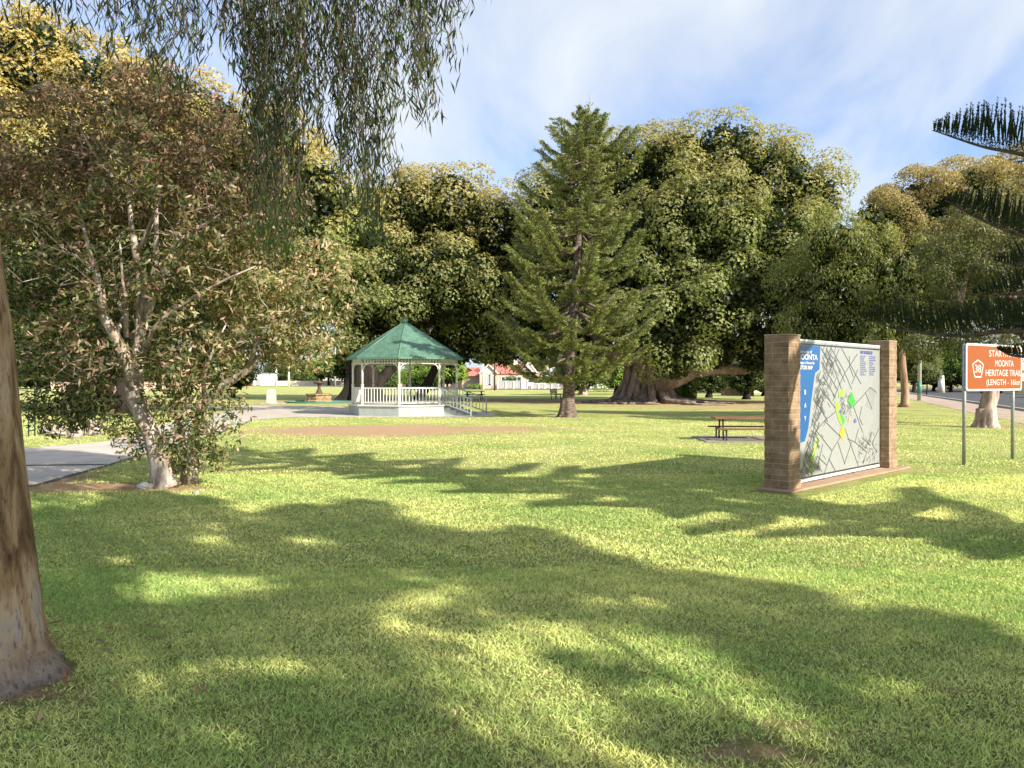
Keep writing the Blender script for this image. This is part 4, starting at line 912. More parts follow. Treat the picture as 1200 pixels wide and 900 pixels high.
STREETS = [[(1.992, 2.156), (2.302, 1.929), (2.586, 1.716), (2.842, 1.541)], [(2.695, 2.061), (2.163, 1.728), (1.891, 1.488), (1.693, 1.268)], [(1.925, 2.118), (1.563, 1.737), (1.435, 1.573)], [(1.759, 1.933), (2.163, 1.572)], [(1.595, 2.136), (2.094, 1.784), (2.443, 1.456)], [(1.435, 2.117), (2.026, 1.459)], [(2.337, 2.015), (2.358, 1.829), (2.514, 1.658)], [(2.695, 1.79), (2.443, 1.542)], [(1.092, 0.826), (1.372, 0.962), (1.891, 1.125)], [(1.372, 0.962), (1.992, 0.673)], [(1.062, 0.827), (1.66, 0.469)], [(2.163, 0.806), (2.732, 0.137)], [(1.891, 0.594), (2.163, 0.21)], [(2.514, 1.166), (3.259, 1.48)], [(2.514, 1.166), (2.917, 0.699)], [(3.03, 1.392), (3.337, 1.087)], [(3.259, 1.48), (3.534, 1.386)], [(1.66, 0.469), (1.372, 0.135)], [(1.66, 0.469), (2.06, 0.726)], [(1.309, 0.6), (1.123, 0.236)], [(1.092, 0.425), (1.467, 0.249)], [(1.531, 0.354), (1.792, 0.127)], [(2.586, 0.555), (3.106, 0.347), (2.917, 0.182)], [(3.337, 0.694), (3.03, 0.411)], [(3.655, 0.741), (3.337, 0.483), (3.574, 0.316)], [(2.163, 0.238), (2.443, 0.563)], [(2.954, 0.594), (3.259, 0.457)], [(2.267, 0.63), (2.586, 0.555), (2.732, 0.781)], [(1.062, 1.28), (1.499, 0.944)], [(1.246, 1.465), (1.825, 1.127)], [(1.246, 1.896), (1.891, 1.432)], [(1.309, 1.681), (1.792, 1.322)], [(0.881, 0.835), (1.092, 0.746)], [(1.246, 2.112), (1.628, 1.82)], [(2.88, 1.158), (2.769, 0.955), (2.917, 0.832)]]
PATCH = {'lime': [[(1.891, 1.418), (2.094, 1.459), (2.163, 1.401), (1.925, 1.306)], [(1.759, 1.267), (1.891, 1.251), (1.959, 1.067), (2.094, 0.978), (2.06, 0.838), (1.891, 0.957), (1.792, 1.128)]], 'green': [[(2.302, 1.314), (2.443, 1.413), (2.586, 1.237), (2.443, 1.139), (2.267, 1.258)], [(1.925, 1.096), (2.163, 0.948), (2.081, 0.852)]], 'orange': [[(1.925, 0.732), (2.06, 0.838), (2.177, 0.763), (2.06, 0.627)]], 'grass': [[(1.154, 0.743), (1.184, 0.709), (0.881, 0.15), (0.81, 0.143), (0.881, 0.387), (1.062, 0.694)]], 'sea': [[(0.195, 2.131), (1.215, 2.138), (1.184, 1.774), (1.031, 1.72), (0.971, 1.547), (0.881, 1.231), (0.792, 0.865), (0.675, 0.675), (0.195, 0.638)]], 'grey': [[(3.259, 1.48), (3.534, 1.402), (3.337, 1.087), (3.03, 1.154)]], 'blue': [[(1.891, 1.111), (1.972, 1.123), (2.026, 1.065), (1.945, 1.045)], [(2.514, 0.921), (2.586, 0.961), (2.644, 0.901), (2.572, 0.875)]], 'tan': [[(2.302, 0.971), (2.372, 0.997), (2.386, 0.954), (2.288, 0.9)]]}
mo = empty('map_board', c0, 'large white town map board with blue sea mounted between the brick pillars', 'map board', None, ang)
Z0, Z1, K0, K1 = .085, 2.20, .2, 3.70
fr = MB(); fr.box(((K0+K1)/2, 0, (Z0+Z1)/2), (K1-K0, .05, Z1-Z0)); fr.box(((K0+K1)/2, 0, Z1+.012), (K1-K0, .07, .03)); fr.box(((K0+K1)/2, 0, Z0-.012), (K1-K0, .07, .03))
fr.build('backing_panel', M['white_paint'], mo, local=True)
mb = MB()
for kk in (1.35, 2.55): mb = MB(); mb.box((kk, 0, .03), (.05, .05, .12)); mb.build('leg', M['dark_metal'], mo, local=True)
def flat(nm, c, rough=.25): return mat_plain(nm, c, rough, var=.05, spec=.5)
MM = [flat('map_white', (.30, .31, .305)), flat('map_sea', (.012, .10, .29)), flat('map_street', (.09, .095, .10)), flat('map_lime', (.28, .56, .06)), flat('map_green', (.05, .45, .05)), flat('map_orange', (.8, .38, .03)), flat('map_grass', (.33, .5, .1)), flat('map_grey', (.27, .27, .27)), flat('map_blue', (.12, .12, .4)), flat('map_tan', (.6, .35, .18)), flat('map_text', (.1, .12, .3)), flat('map_border', (.03, .03, .03))]
mp_ = MB(); face = -.0285
def pl(poly, y, mi): mp_.add([(k, y, z) for k, z in poly], [tuple(range(len(poly)))], mi)
def ln(pts, w_, y, mi):
    for (k1, z1), (k2, z2) in zip(pts[:-1], pts[1:]):
        d2 = Vector((k2-k1, z2-z1)); 
        if d2.length < 1e-5: continue
        n2_ = Vector((-d2.y, d2.x)).normalized()*w_/2
        mp_.add([(k1-n2_.x, y, z1-n2_.y), (k2-n2_.x, y, z2-n2_.y), (k2+n2_.x, y, z2+n2_.y), (k1+n2_.x, y, z1+n2_.y)], [(0, 1, 2, 3)], mi)
pl([(K0+.01, Z0+.01), (K1-.01, Z0+.01), (K1-.01, Z1-.01), (K0+.01, Z1-.01)], face, 0)
for z in (Z1-.045, Z0+.035): pl([(K0+.02, z-.012), (K1-.04, z-.012), (K1-.04, z+.012), (K0+.02, z+.012)], face-.004, 11)
for k, mi, yy in (('sea', 1, .003), ('grey', 7, .002), ('grass', 6, .003), ('lime', 3, .006), ('green', 4, .007), ('orange', 5, .007), ('blue', 8, .008), ('tan', 9, .008)):
    for poly in PATCH[k]: pl(poly, face-yy, mi)
lr = random.Random(5); yo = .0045
def street(pts, w_):
    global yo
    yo += .00001; ln(pts, w_, face-yo, 2)
for s_ in STREETS: street(s_, .013)
coast = [(2.13, 1.2), (1.77, 1.2), (1.72, 1.05), (1.55, .99), (1.23, .9), (.86, .81), (.675, .7), (.35, .55), (.15, .45)]
zc = [c[0] for c in coast][::-1]; kc = [c[1] for c in coast][::-1]
for _ in range(330):                                              # the close grid of little streets along the coast
    z = lr.uniform(.15, 2.1); k = float(np.interp(z, zc, kc))+.03+abs(lr.gauss(0, .32))
    lim = 1.95 if z > 1.2 else 1.35
    if k > lim or (z < 1.0 and k > 1.15 and lr.random() < .8): continue
    l = lr.uniform(.05, .2); a_ = math.atan2(-.42, .55) if lr.random() < .5 else math.atan2(.55, .42)
    street([(k, z), (k+l*math.cos(a_), z+l*math.sin(a_))], .0085)
for _ in range(70):
    k, z = lr.uniform(1.95, 2.4), lr.uniform(1.0, 1.35); a_ = lr.choice((math.atan2(-.42, .55), math.atan2(.55, .42))); street([(k, z), (k+.06*math.cos(a_), z+.06*math.sin(a_))], .008)
for _ in range(60):
    k, z = lr.uniform(2.7, 3.5), lr.uniform(.15, .65); a_ = lr.uniform(0, 3); street([(k, z), (k+.09*math.cos(a_), z+.09*math.sin(a_))], .008)
for k0, k1, z0, z1 in ((2.8, 3.06, 1.68, 2.02), (3.2, 3.5, 1.68, 2.02)):   # the legend
    z = z1
    while z > z0:
        x_ = k0
        while x_ < k1-lr.uniform(0, .16):
            w2 = lr.uniform(.02, .06); pl([(x_, z-.008), (x_+w2, z-.008), (x_+w2, z+.008), (x_, z+.008)], face-.004, 10); x_ += w2+.014
        z -= .032
mp_.build('map_sheet', MM, mo, local=True)

def text(name, s, size, mat, parent, loc, bold=0.0, sx=1.0, align='LEFT', shear=0.0, rot=(R(90), 0, 0), ext=.0006):
    cu = bpy.data.curves.new(name, 'FONT'); cu.body = s; cu.size = size; cu.extrude = ext; cu.offset = bold; cu.align_x = align; cu.align_y = 'CENTER'; cu.shear = shear
    o = bpy.data.objects.new(name, cu); COL.objects.link(o)
    bpy.context.view_layer.update()
    me_ = bpy.data.meshes.new_from_object(o.evaluated_get(bpy.context.evaluated_depsgraph_get())); bpy.data.objects.remove(o)
    for v in me_.vertices: v.co.x *= sx
    me_.materials.clear(); me_.materials.append(mat)
    o = bpy.data.objects.new(name, me_); COL.objects.link(o); o.parent = parent; o.location = loc; o.rotation_euler = rot
    return o
wt = flat('map_lettering_white', (.62, .62, .62)); fy = face-.0085
text('title_lettering', 'Township of', .075, wt, mo, (.42, fy, 2.04), .0005, 1.25, shear=.25)
text('title_lettering', 'MOONTA', .115, wt, mo, (.40, fy, 1.955), .003, 1.35)
text('title_lettering', 'Port Hughes & Moonta Bay', .06, wt, mo, (.36, fy, 1.87), .0005, .95, shear=.2)
text('title_lettering', 'VISITORS MAP', .08, wt, mo, (.42, fy, 1.795), .002, 1.0)
text('legend_title', 'MAP REFERENCES', .075, MM[10], mo, (2.8, face-.004, 2.085), .0035, .92)
for k in range(3): text('sea_lettering', 'BAY'[k], .1, wt, mo, (.64, fy, 1.42-.2*k), .002)

# ================================================================== brown trail sign
a = Vector((8.56, 14.5, 0)); sd = Vector((.83, .56, 0)).normalized(); sang = math.atan2(sd.y, sd.x)
so_ = empty('road_sign', a, 'brown trail sign with white lettering and number shield on two grey posts', 'sign', None, sang)
ORG = mat_plain('brown_sign_face', (.29, .068, .007), .35, var=.05); WS = mat_plain('sign_white', (.6, .6, .59), .35, var=.04)
SW, S0, S1 = 2.3, 1.40, 2.31
def rrect(x0, x1, z0, z1, r, y0, y1, mb, mi=0):
    pts = []
    for cx, cz, a0 in ((x1-r, z1-r, 0), (x0+r, z1-r, 90), (x0+r, z0+r, 180), (x1-r, z0+r, 270)):
        for k in range(7): th = R(a0+15*k); pts.append((cx+r*math.cos(th), cz+r*math.sin(th)))
    n = len(pts); vs = [(x, y0, z) for x, z in pts]+[(x, y1, z) for x, z in pts]
    mb.add(vs, [tuple(range(n-1, -1, -1)), tuple(range(n, 2*n))]+[(i, (i+1) % n, n+(i+1) % n, n+i) for i in range(n)], mi)
mb = MB(); rrect(0, SW, S0, S1, .07, -.012, .0, mb); pn = mb.build('panel', WS, so_, local=True)
mb = MB(); rrect(.05, SW-.05, S0+.04, S1-.04, .05, -.016, -.0125, mb); mb.build('sign_face', ORG, so_, local=True)
mb = MB(); rrect(0.002, SW-.002, S0+.002, S1-.002, .07, .001, .012, mb); mb.build('back_plate', M['steel'], so_, local=True)
def px5(x): return (x-555)/(1045-555)*SW*1.0
def kx(x):                                                     # where on the sign a bearing falls
    r = (1060+x/7.5-600)/FPX; return (r*a.y-a.x)/(sd.x-r*sd.y)
def fit(s, x0, x1, zc_, h, bold):
    k0, k1 = kx(x0), kx(x1); o = text('sign_lettering', s, h/.7, WS, so_, (k0, -.0175, zc_), bold)
    xs_ = [v.co.x for v in o.data.vertices]; f = (k1-k0)/(max(xs_)-min(xs_)); m0 = min(xs_)
    for v in o.data.vertices: v.co.x = (v.co.x-m0)*f
fit('START/FINISH', 735, 1018, 2.125, .125, 0); fit('MOONTA', 788, 950, 1.935, .125, 0); fit('HERITAGE TRAIL', 705, 1020, 1.745, .125, 0); fit('(LENGTH - 16km)', 712, 1020, 1.56, .115, 0)
mb = MB(); c_, w_ = kx(637), (kx(688)-kx(586))/2
def pent(sc): return [(c_+x*w_*sc, 1.835+z*.17*sc) for x, z in ((-1, .45), (-.6, .72), (0, 1), (.6, .72), (1, .45), (.62, -.95), (.45, -1.05), (-.45, -1.05), (-.62, -.95))]
o_, i_ = pent(1), pent(.86); n = 9
mb.add([(x, -.018, z) for x, z in o_]+[(x, -.018, z) for x, z in i_], [(k, (k+1) % n, n+(k+1) % n, n+k) for k in range(n)]); mb.build('number_shield', WS, so_, local=True)
o = text('number', '38', .21, WS, so_, (c_, -.0175, 1.82), 0, 1.25, 'CENTER')
for k in (.04, 2.02):
    mb = MB(); mb.cyl((k, .04), .033, -.02, S1-.02, 14); mb.build('post', M['steel'], so_, local=True)

# ================================================================== picnic table
pc = Vector((6.3, 20.6, 0)); pt_ = empty('picnic_table', pc, 'red brown timber picnic table with attached benches on a concrete pad', 'picnic table', None, R(-3))
def planks(name, n, x0, x1, y0, y1, z, th, par):
    mb = MB(); w_ = (y1-y0)/n
    for k in range(n): mb.box(((x0+x1)/2, y0+w_*(k+.5), z), (x1-x0, w_-.012, th))
    return mb.build(name, M['table_wood'], par, local=True, bevel=.004)
planks('tabletop', 5, -.9, .9, -.33, .33, .60, .045, pt_); planks('bench_seat', 2, -.9, .9, -.72, -.50, .335, .035, pt_); planks('bench_seat', 2, -.9, .9, .50, .72, .335, .035, pt_)
for x in (-.68, .68):
    mb = MB()
    for s in (-1, 1):
        mb.bar((x, s*.2, .575), (x, s*.28, 0), .04); mb.bar((x, s*.61, .315), (x, s*.64, 0), .035)
    mb.bar((x, -.68, .3), (x, .68, .3), .04); mb.bar((x, -.3, .56), (x, .3, .56), .04); mb.build('leg_frame', M['dark_metal'], pt_, local=True)
mb = MB(); mb.bar((-.68, 0, .3), (.68, 0, .3), .035); mb.build('brace', M['dark_metal'], pt_, local=True)
mb = MB(); mb.prism([(5.0, 19.75), (7.5, 19.65), (7.6, 21.7), (5.1, 21.8)], 0, .03); tag(mb.build('concrete_pad', mat_noise('grey_pad', (.2, .17, .14), (.32, .28, .24), 3, .95, .3), bevel=.01), kind='structure')  # mottled pad, darker than the path concrete
# ================================================================== fountain, memorial, stones
def S(v): return FPX*EYE/(v-HZ)
fc_ = Vector((G(374, 471.5)[0], S(471.5), 0)); fo = empty('fountain', fc_, 'ochre stone fountain with a dark tiered bowl left of the bandstand', 'fountain')
mb = MB(); mb.lathe(fc_, [(.95, 0), (.98, .12), (.86, .2), (.9, .3), (.9, .5), (1.0, .56), (1.0, .64), (.84, .64), (.82, .5), (0.01, .48)], 8, smooth=False); mb.build('basin', M['fountain_stone'], fo)
mb = MB(); mb.lathe(fc_, [(.42, .48), (.36, .6), (.22, .72), (.2, .85), (.12, .95), (.1, 1.25), (.12, 1.3), (.4, 1.42), (.44, 1.48), (.4, 1.48), (.1, 1.4), (.08, 1.6), (.04, 1.75), (.01, 1.78)], 20); mb.build('pedestal_bowl', mat_noise('weathered_iron', (.05, .035, .03), (.16, .1, .075), 8, .7, .4), fo)
mb = MB(); mb.lathe(fc_, [(2.5, .02), (2.5, .1), (2.3, .1), (2.3, .03), (1.0, .025)], 32); mb.build('surround', mat_plain('teal_tiles', (.09, .22, .18), .5), fo)
mc = Vector((G(318, 474)[0], S(474), 0)); mo_ = empty('memorial_stone', mc, 'upright whitewashed memorial stone on a low plinth between tree and fountain', 'memorial')
mb = MB(); mb.box((mc.x, mc.y, .54), (.62, .35, .86), .1, taper=.9); mb.ball((mc.x, mc.y, .95), .3, seg=12, sq=(.95, .5, .25), disp=.2); mb.build('stone', M['white_stone'], mo_, bevel=.04)
mb = MB(); mb.box((mc.x+.15, mc.y-.1, .06), (1.5, .8, .13)); mb.build('plinth', M['pale_stone'], mo_, bevel=.03)
def rock(name, u, v, rx, ry, rz, mat, lab, disp=.35, fr=2.2, grp=None, seg=28):
    x, y = G(u, v); mb = MB(); mb.ball((x, y+ry, rz*.72), 1.0, 0, seg, seg//2+4, (rx, ry, rz), disp, fr); o = mb.build(name, mat, None, origin=(x, y+ry, 0)); tag(o, lab, 'stone', grp); return o
rock('boulder', 83, 514.5, .205, .2, .22, M['stone'], 'smooth rounded grey boulder at the front of the stone group', .06)
rock('boulder', 62, 512, .30, .2, .17, M['pale_stone'], 'low rough pinkish boulder left of the round boulder', .7, 3)
rock('boulder', 104, 511, .25, .2, .26, M['pale_stone'], 'jagged pale boulder right of the round boulder', .8, 3)
rock('boulder', 51, 509.5, .17, .16, .14, M['stone'], 'small grey boulder at the left end of the stone group', .6, 3)
x, y = G(170, 572.5); mb = MB(); mb.ball((x, y, .03), 1, 0, 20, 12, (.125, .08, .06), .5, 2.5); tag(mb.build('stone', M['white_stone'], None, origin=(x, y, 0)), 'small flat white stone lying at the foot of the peeling gum', 'stone')
x, y = G(230, 579); mb = MB(); mb.ball((x, y, .02), 1, 0, 14, 9, (.05, .04, .035), .6, 3); tag(mb.build('stone', M['stone'], None, origin=(x, y, 0)), 'tiny brown stone just right of the peeling gum', 'stone')
x, y = G(37, 511.5); fo2 = empty('metal_frame', (x, y, 0), 'dark green metal frame with two rungs beside the far edge of the path', 'metal frame')
mb = MB()
for s in (-.09, .09): mb.bar((x+s, y, 0), (x+s, y, .72), .03)
mb.build('upright', M['green_metal'], fo2); mb = MB()
for z in (.17, .47, .7): mb = MB(); mb.bar((x-.09, y, z), (x+.09, y, z), .025); mb.build('rung', M['green_metal'], fo2)

# ================================================================== far park furniture
def bench(u, v, rz, lab):
    x, y = G(u, v); b = empty('park_bench', (x, y, 0), lab, 'bench', None, rz)
    mb = MB()
    for k in range(3): mb.box((0, -.12+.13*k, .42), (1.5, .11, .04))
    mb.build('seat', M['dark_metal'], b, local=True); mb = MB()
    for k in range(3): mb.box((0, .24+.02*k, .55+.13*k), (1.5, .03, .11))
    mb.build('backrest', M['dark_metal'], b, local=True)
    for s in (-.6, .6):
        mb = MB(); mb.bar((s, -.15, 0), (s, -.15, .42), .05); mb.bar((s, .2, 0), (s, .3, .85), .05); mb.build('leg', M['dark_metal'], b, local=True)
bench(652, 468, R(65), 'small black bench left of the tall conifer trunk'); 
x, y = G(556, 468); b = empty('picnic_table', (x, y, 0), 'dark far picnic table right of the bandstand handrail', 'picnic table', None, R(10))
mb = MB(); mb.box((0, 0, .7), (1.7, .7, .06)); mb.build('tabletop', M['dark_metal'], b, local=True)
for s in (-.65, .65):
    mb = MB(); mb.box((0, s, .42), (1.7, .26, .05)); mb.build('bench_seat', M['dark_metal'], b, local=True)
for s in (-.6, .6):
    mb = MB(); mb.bar((s, -.7, .38), (s, .7, .38), .06); mb.bar((s, -.5, 0), (s, -.2, .68), .06); mb.bar((s, .5, 0), (s, .2, .68), .06); mb.build('leg_frame', M['dark_metal'], b, local=True)
x, y = G(864, 463.5); b = empty('planter', (x, y, 0), 'low tan brick planter in the far right of the park', 'planter')
mb = MB(); mb.box((x, y, .38), (3.2, 1.2, .76)); mb.build('wall', mat_brick('planter_brick', (.42, .26, .15), (.34, .2, .12), (.4, .35, .3), .24, .09), b); mb = MB(); mb.box((x, y, .8), (3.4, 1.4, .08)); mb.build('coping', M['pale_stone'], b)

# poles
def pole(u, v0, v1, r, mat, lab, arm=None):
    x, y = G(u, v0); h = EYE-(v1-HZ)*y/FPX; p = empty('street_pole', (x, y, 0), lab, 'pole')
    mb = MB(); mb.tube([(x, y, -.1), (x, y, h)], [r, r*.75], 10); mb.build('post', mat, p)
    if arm:
        mb = MB(); mb.bar((x-arm/2, y, h-.5), (x+arm/2, y, h-.5), .12); mb.build('crossarm', M['dark_metal'], p)
    return p, x, y, h
p_, ux, uy, uh = pole(1077.5, 469.5, 330, .16, M['kerb'], 'pale power pole at the kerb with a green band near its foot', 2.0)
mb = MB(); mb.tube([(ux, uy, .55), (ux, uy, 1.5)], [.175, .17], 10); mb.build('band', mat_plain('green_band', (.08, .25, .2), .5), p_)
for k in (-.8, 0, .8):
    mb = MB(); e = Vector((ux+24, uy+75, uh+1)); s = Vector((ux+k, uy, uh-.4)); mb.tube([s.lerp(e, q/10)+Vector((0, 0, -2.0*math.sin(q/10*math.pi))) for q in range(11)], .02, 4)
    mb.build('wire', M['dark_metal'], p_)
pole(566.3, 457.3, 426, .2, M['cream_paint'], 'white pole before the bay window of the red roofed house'); pole(579.6, 457.6, 408, .16, M['twig'], 'dark brown pole right of the bay window of the red roofed house', 1.6)
pole(392.5, 453, 405, .3, M['kerb'], 'tall pale pole beyond the fountain'); pole(323.5, 453, 425, .3, M['cream_paint'], 'pale pole beside the white shed'); pole(338.5, 453, 428, .3, M['cream_paint'], 'short pale pole between white shed and fountain')
pole(1103, 460.3, 440, .45, M['cream_paint'], 'thick cream gatepost across the street')

# ================================================================== houses across the back street
M['red_roof'] = mat_noise('red_corrugated_roof', (.42, .14, .11), (.56, .22, .17), .8, .55, .2, (1, .2, 1)); M['grey_roof'] = mat_noise('grey_iron_roof', (.4, .42, .44), (.55, .57, .58), .8, .5, .15)
M['salmon'] = mat_noise('pinkish_render', (.62, .4, .29), (.74, .52, .4), .6, .8, .1); M['cream_wall'] = mat_noise('cream_render', (.68, .6, .48), (.8, .72, .6), .6, .8, .1)
M['tan_door'] = mat_noise('tan_roller_door', (.38, .29, .21), (.46, .36, .27), .5, .6, .3, (1, 1, 8)); M['fence_grey'] = mat_noise('grey_fence_sheet', (.35, .34, .32), (.46, .45, .42), .6, .7, .3, (14, 1, 1))
YH = 152.0
def X_(u, y=YH): return (u-600)*y/FPX
def Z_(v, y=YH): return EYE-(v-HZ)*y/FPX
def hip(mb, x0, x1, y0, y1, z0, z1, ins=None, mi=0):
    ins = ins if ins is not None else (y1-y0)/2; ym = (y0+y1)/2
    mb.add([(x0, y0, z0), (x1, y0, z0), (x1, y1, z0), (x0, y1, z0), (x0+ins, ym, z1), (x1-ins, ym, z1)], [(0, 1, 5, 4), (1, 2, 5), (2, 3, 4, 5), (3, 0, 4), (0, 3, 2, 1)], mi)
def window(par, x, z0, z1, w_, y, mat='curtain_glass'):
    mb = MB(); mb.box((x, y-.04, (z0+z1)/2), (w_+.3, .1, z1-z0+.3)); f = mb.build('window', M['white_paint'], par)
    mb = MB(); mb.box((x-w_/4-.03, y-.1, (z0+z1)/2), (w_/2-.12, .04, z1-z0)); mb.box((x+w_/4+.03, y-.1, (z0+z1)/2), (w_/2-.12, .04, z1-z0)); mb.build('pane', M[mat], f)
h1 = empty('house', (X_(595), YH+5, 0), 'salmon house with a red hipped roof and gabled bay window', 'house')
mb = MB(); mb.box(((X_(581)+X_(640))/2, YH+6, 1.45), (X_(640)-X_(581), 9, 2.9)); mb.box(((X_(541)+X_(564))/2, YH+6, 1.25), (X_(564)-X_(541), 7, 2.5)); mb.box((X_(572.5), YH+4, 1.5), (X_(583)-X_(562.5), 9, 3.0)); mb.build('wall', M['salmon'], h1)
mb = MB(); mb.box(((X_(543)+X_(561))/2, YH+2.46, 1.1), (X_(561)-X_(543), .06, 2.1)); mb.build('garage_door', M['tan_door'], h1)
mb = MB(); hip(mb, X_(539), X_(566), YH+1.8, YH+10, 2.52, 4.3, 3.5); hip(mb, X_(560), X_(628), YH+1.2, YH+11, 2.95, 5.3, 3.2); rf = mb.build('roof', M['red_roof'], h1)
mb = MB(); xa, xb, xm, yf = X_(561.5), X_(584), X_(572.8), YH-.9     # bay gable
mb.add([(xa, yf, 2.95), (xb, yf, 2.95), (xm, yf, 4.75), (xa, YH+5, 2.95), (xb, YH+5, 2.95), (xm, YH+5, 4.75)], [(0, 2, 5, 3), (1, 4, 5, 2)]); mb.build('gable_roof', M['red_roof'], h1)
mb = MB(); mb.add([(xa+.4, yf+.3, 3.0), (xb-.4, yf+.3, 3.0), (xm, yf+.3, 4.5)], [(0, 1, 2)])
for p, q in (((xa, yf, 2.97), (xm, yf, 4.78)), ((xb, yf, 2.97), (xm, yf, 4.78))): mb.bar(p, q, .12, .28)
mb.build('gable_front', M['cream_wall'], h1); window(h1, X_(570.5), .9, 2.55, 1.3, YH-.5); window(h1, X_(576.5), .9, 2.55, 1.1, YH-.5)
for u, w_ in ((606, 1.6), (592, 1.4)): window(h1, X_(u), 1.3, 2.3, w_, YH+1.5, 'glass')
mb = MB(); xa, xb, xm, yf = X_(612), X_(628), X_(620), YH+1.0
mb.add([(xa, yf, 3.3), (xb, yf, 3.3), (xm, yf, 5.2)], [(0, 1, 2)]); 
for p, q in (((xa-.3, yf-.1, 3.15), (xm, yf-.1, 5.3)), ((xb+.3, yf-.1, 3.15), (xm, yf-.1, 5.3))): mb.bar(p, q, .12, .3)
mb.build('gable_front', M['cream_wall'], h1); mb = MB(); mb.add([(xa-.3, yf-.1, 3.2), (xm, yf-.1, 5.25), (xm, YH+7, 5.25), (xa-.3, YH+7, 3.2), (xb+.3, yf-.1, 3.2), (xb+.3, YH+7, 3.2)], [(0, 1, 2, 3), (1, 4, 5, 2)]); mb.build('gable_roof', M['red_roof'], h1)
mb = MB(); mb.box((X_(604.5), YH+5, 5.2), (.9, .9, 1.6)); mb.build('chimney', M['cream_wall'], rf)

h2 = empty('house', (X_(655), YH+5, 0), 'pale cottage with a grey roof, verandah and tall chimney', 'house')
mb = MB(); mb.box((X_(655), YH+6, 1.7), (X_(684)-X_(636), 8, 3.4)); mb.build('wall', M['cream_wall'], h2)
mb = MB(); hip(mb, X_(635), X_(685), YH+1.4, YH+10.5, 3.42, 5.0); rf = mb.build('roof', M['grey_roof'], h2)
mb = MB(); mb.box((X_(641.5), YH+5, 4.9), (1.0, 1.0, 2.6)); mb.box((X_(641.5), YH+5, 6.15), (1.3, 1.3, .2)); mb.build('chimney', M['salmon'], rf)
mb = MB(); mb.add([(X_(634), YH-.6, 2.35), (X_(686), YH-.6, 2.35), (X_(686), YH+1.96, 2.95), (X_(634), YH+1.96, 2.95)], [(0, 1, 2, 3)]); mb.build('verandah_roof', M['grey_roof'], h2)
for u in (637, 643.5, 650, 657, 664, 671, 679):
    mb = MB(); mb.box((X_(u), YH-.4, 1.15), (.14, .14, 2.3)); mb.build('post', M['white_paint'], h2)
window(h2, X_(641), .8, 2.0, 1.4, YH+1.9, 'glass'); window(h2, X_(656), .8, 2.0, 1.4, YH+1.9, 'glass')
mb = MB(); mb.box((X_(648), YH+1.9, 1.05), (1.3, .1, 2.1)); mb.build('door', M['glass'], h2)

def fence(u0, u1, y, h, lab, mat, step, post='white_paint', z=0):
    x0, x1 = (u0-600)*y/FPX, (u1-600)*y/FPX; f = empty('fence', ((x0+x1)/2, y, 0), lab, 'fence')
    mb = MB(); mb.box(((x0+x1)/2, y+.05, h/2+.05), (x1-x0, .06, h-.1)); mb.build('panel', mat, f)
    n = max(1, int((x1-x0)/step)); 
    for k in range(n+1):
        mb = MB(); mb.box((x0+(x1-x0)*k/n, y-.03, h/2+.03), (.22, .12, h+.1)); mb.build('post', M[post], f)
    mb = MB(); mb.box(((x0+x1)/2, y-.03, h), (x1-x0, .08, .1)); mb.build('rail', M[post], f)
fence(583.5, 611, 147, 1.5, 'grey panel fence with white posts before the red roofed house', M['fence_grey'], 1.2)
fence(623.5, 700, 147, .95, 'long low grey fence with white posts before the pale cottage', M['fence_grey'], 1.15)
fence(700, 735, 146, .9, 'low pale fence left of the buttressed fig trunk', mat_noise('pale_fence_mesh', (.5, .5, .48), (.6, .6, .58), 3, .7, .2, (20, 1, 1)), 1.6)
g_ = empty('gate', (X_(614.5, 147), 147, 0), 'solid white gate between the two grey fences', 'gate'); mb = MB(); mb.box((X_(614.5, 147), 147, .82), (X_(618.5, 147)-X_(611.5, 147), .08, 1.6)); mb.build('leaf', M['white_paint'], g_)
for u in (611.8, 618.2):
    mb = MB(); mb.box((X_(u, 147), 146.9, .85), (.2, .2, 1.7)); mb.build('post', M['white_paint'], g_)

# right far buildings
h3 = empty('house', (G(885, 461)[0], 100, 0), 'cream house with small square windows beyond the hanging fig limb', 'house'); y = 98
mb = MB(); x0, x1 = (864-600)*y/FPX, (960-600)*y/FPX; mb.box(((x0+x1)/2, y+4, 1.7), (x1-x0, 8, 3.4)); mb.build('wall', M['cream_wall'], h3)
mb = MB(); hip(mb, x0-.5, x1+.5, y-.5, y+8.5, 3.42, 5.4); mb.build('roof', M['grey_roof'], h3)
for u in (875.5, 889.5, 910): window(h3, (u-600)*y/FPX, .85, 2.0, 1.3, y, 'glass')
h4 = empty('shed', (G(835, 460)[0], 108, 0), 'pale blue metal shed behind the clipped far trees', 'shed'); y = 106; mb = MB(); x0, x1 = (800-600)*y/FPX, (862-600)*y/FPX; mb.box(((x0+x1)/2, y+4, 1.6), (x1-x0, 8, 3.2)); mb.build('wall', mat_noise('pale_blue_sheet', (.45, .55, .62), (.58, .67, .72), .5, .6, .3, (12, 1, 1)), h4); mb = MB(); hip(mb, x0-.3, x1+.3, y-.3, y+8.3, 3.22, 4.6); mb.build('roof', M['grey_roof'], h4)
mb = MB(); mb.box(((x0+x1)/2, y-.04, 1.2), (5, .1, 2.3)); mb.build('roller_door', M['white_paint'], h4)
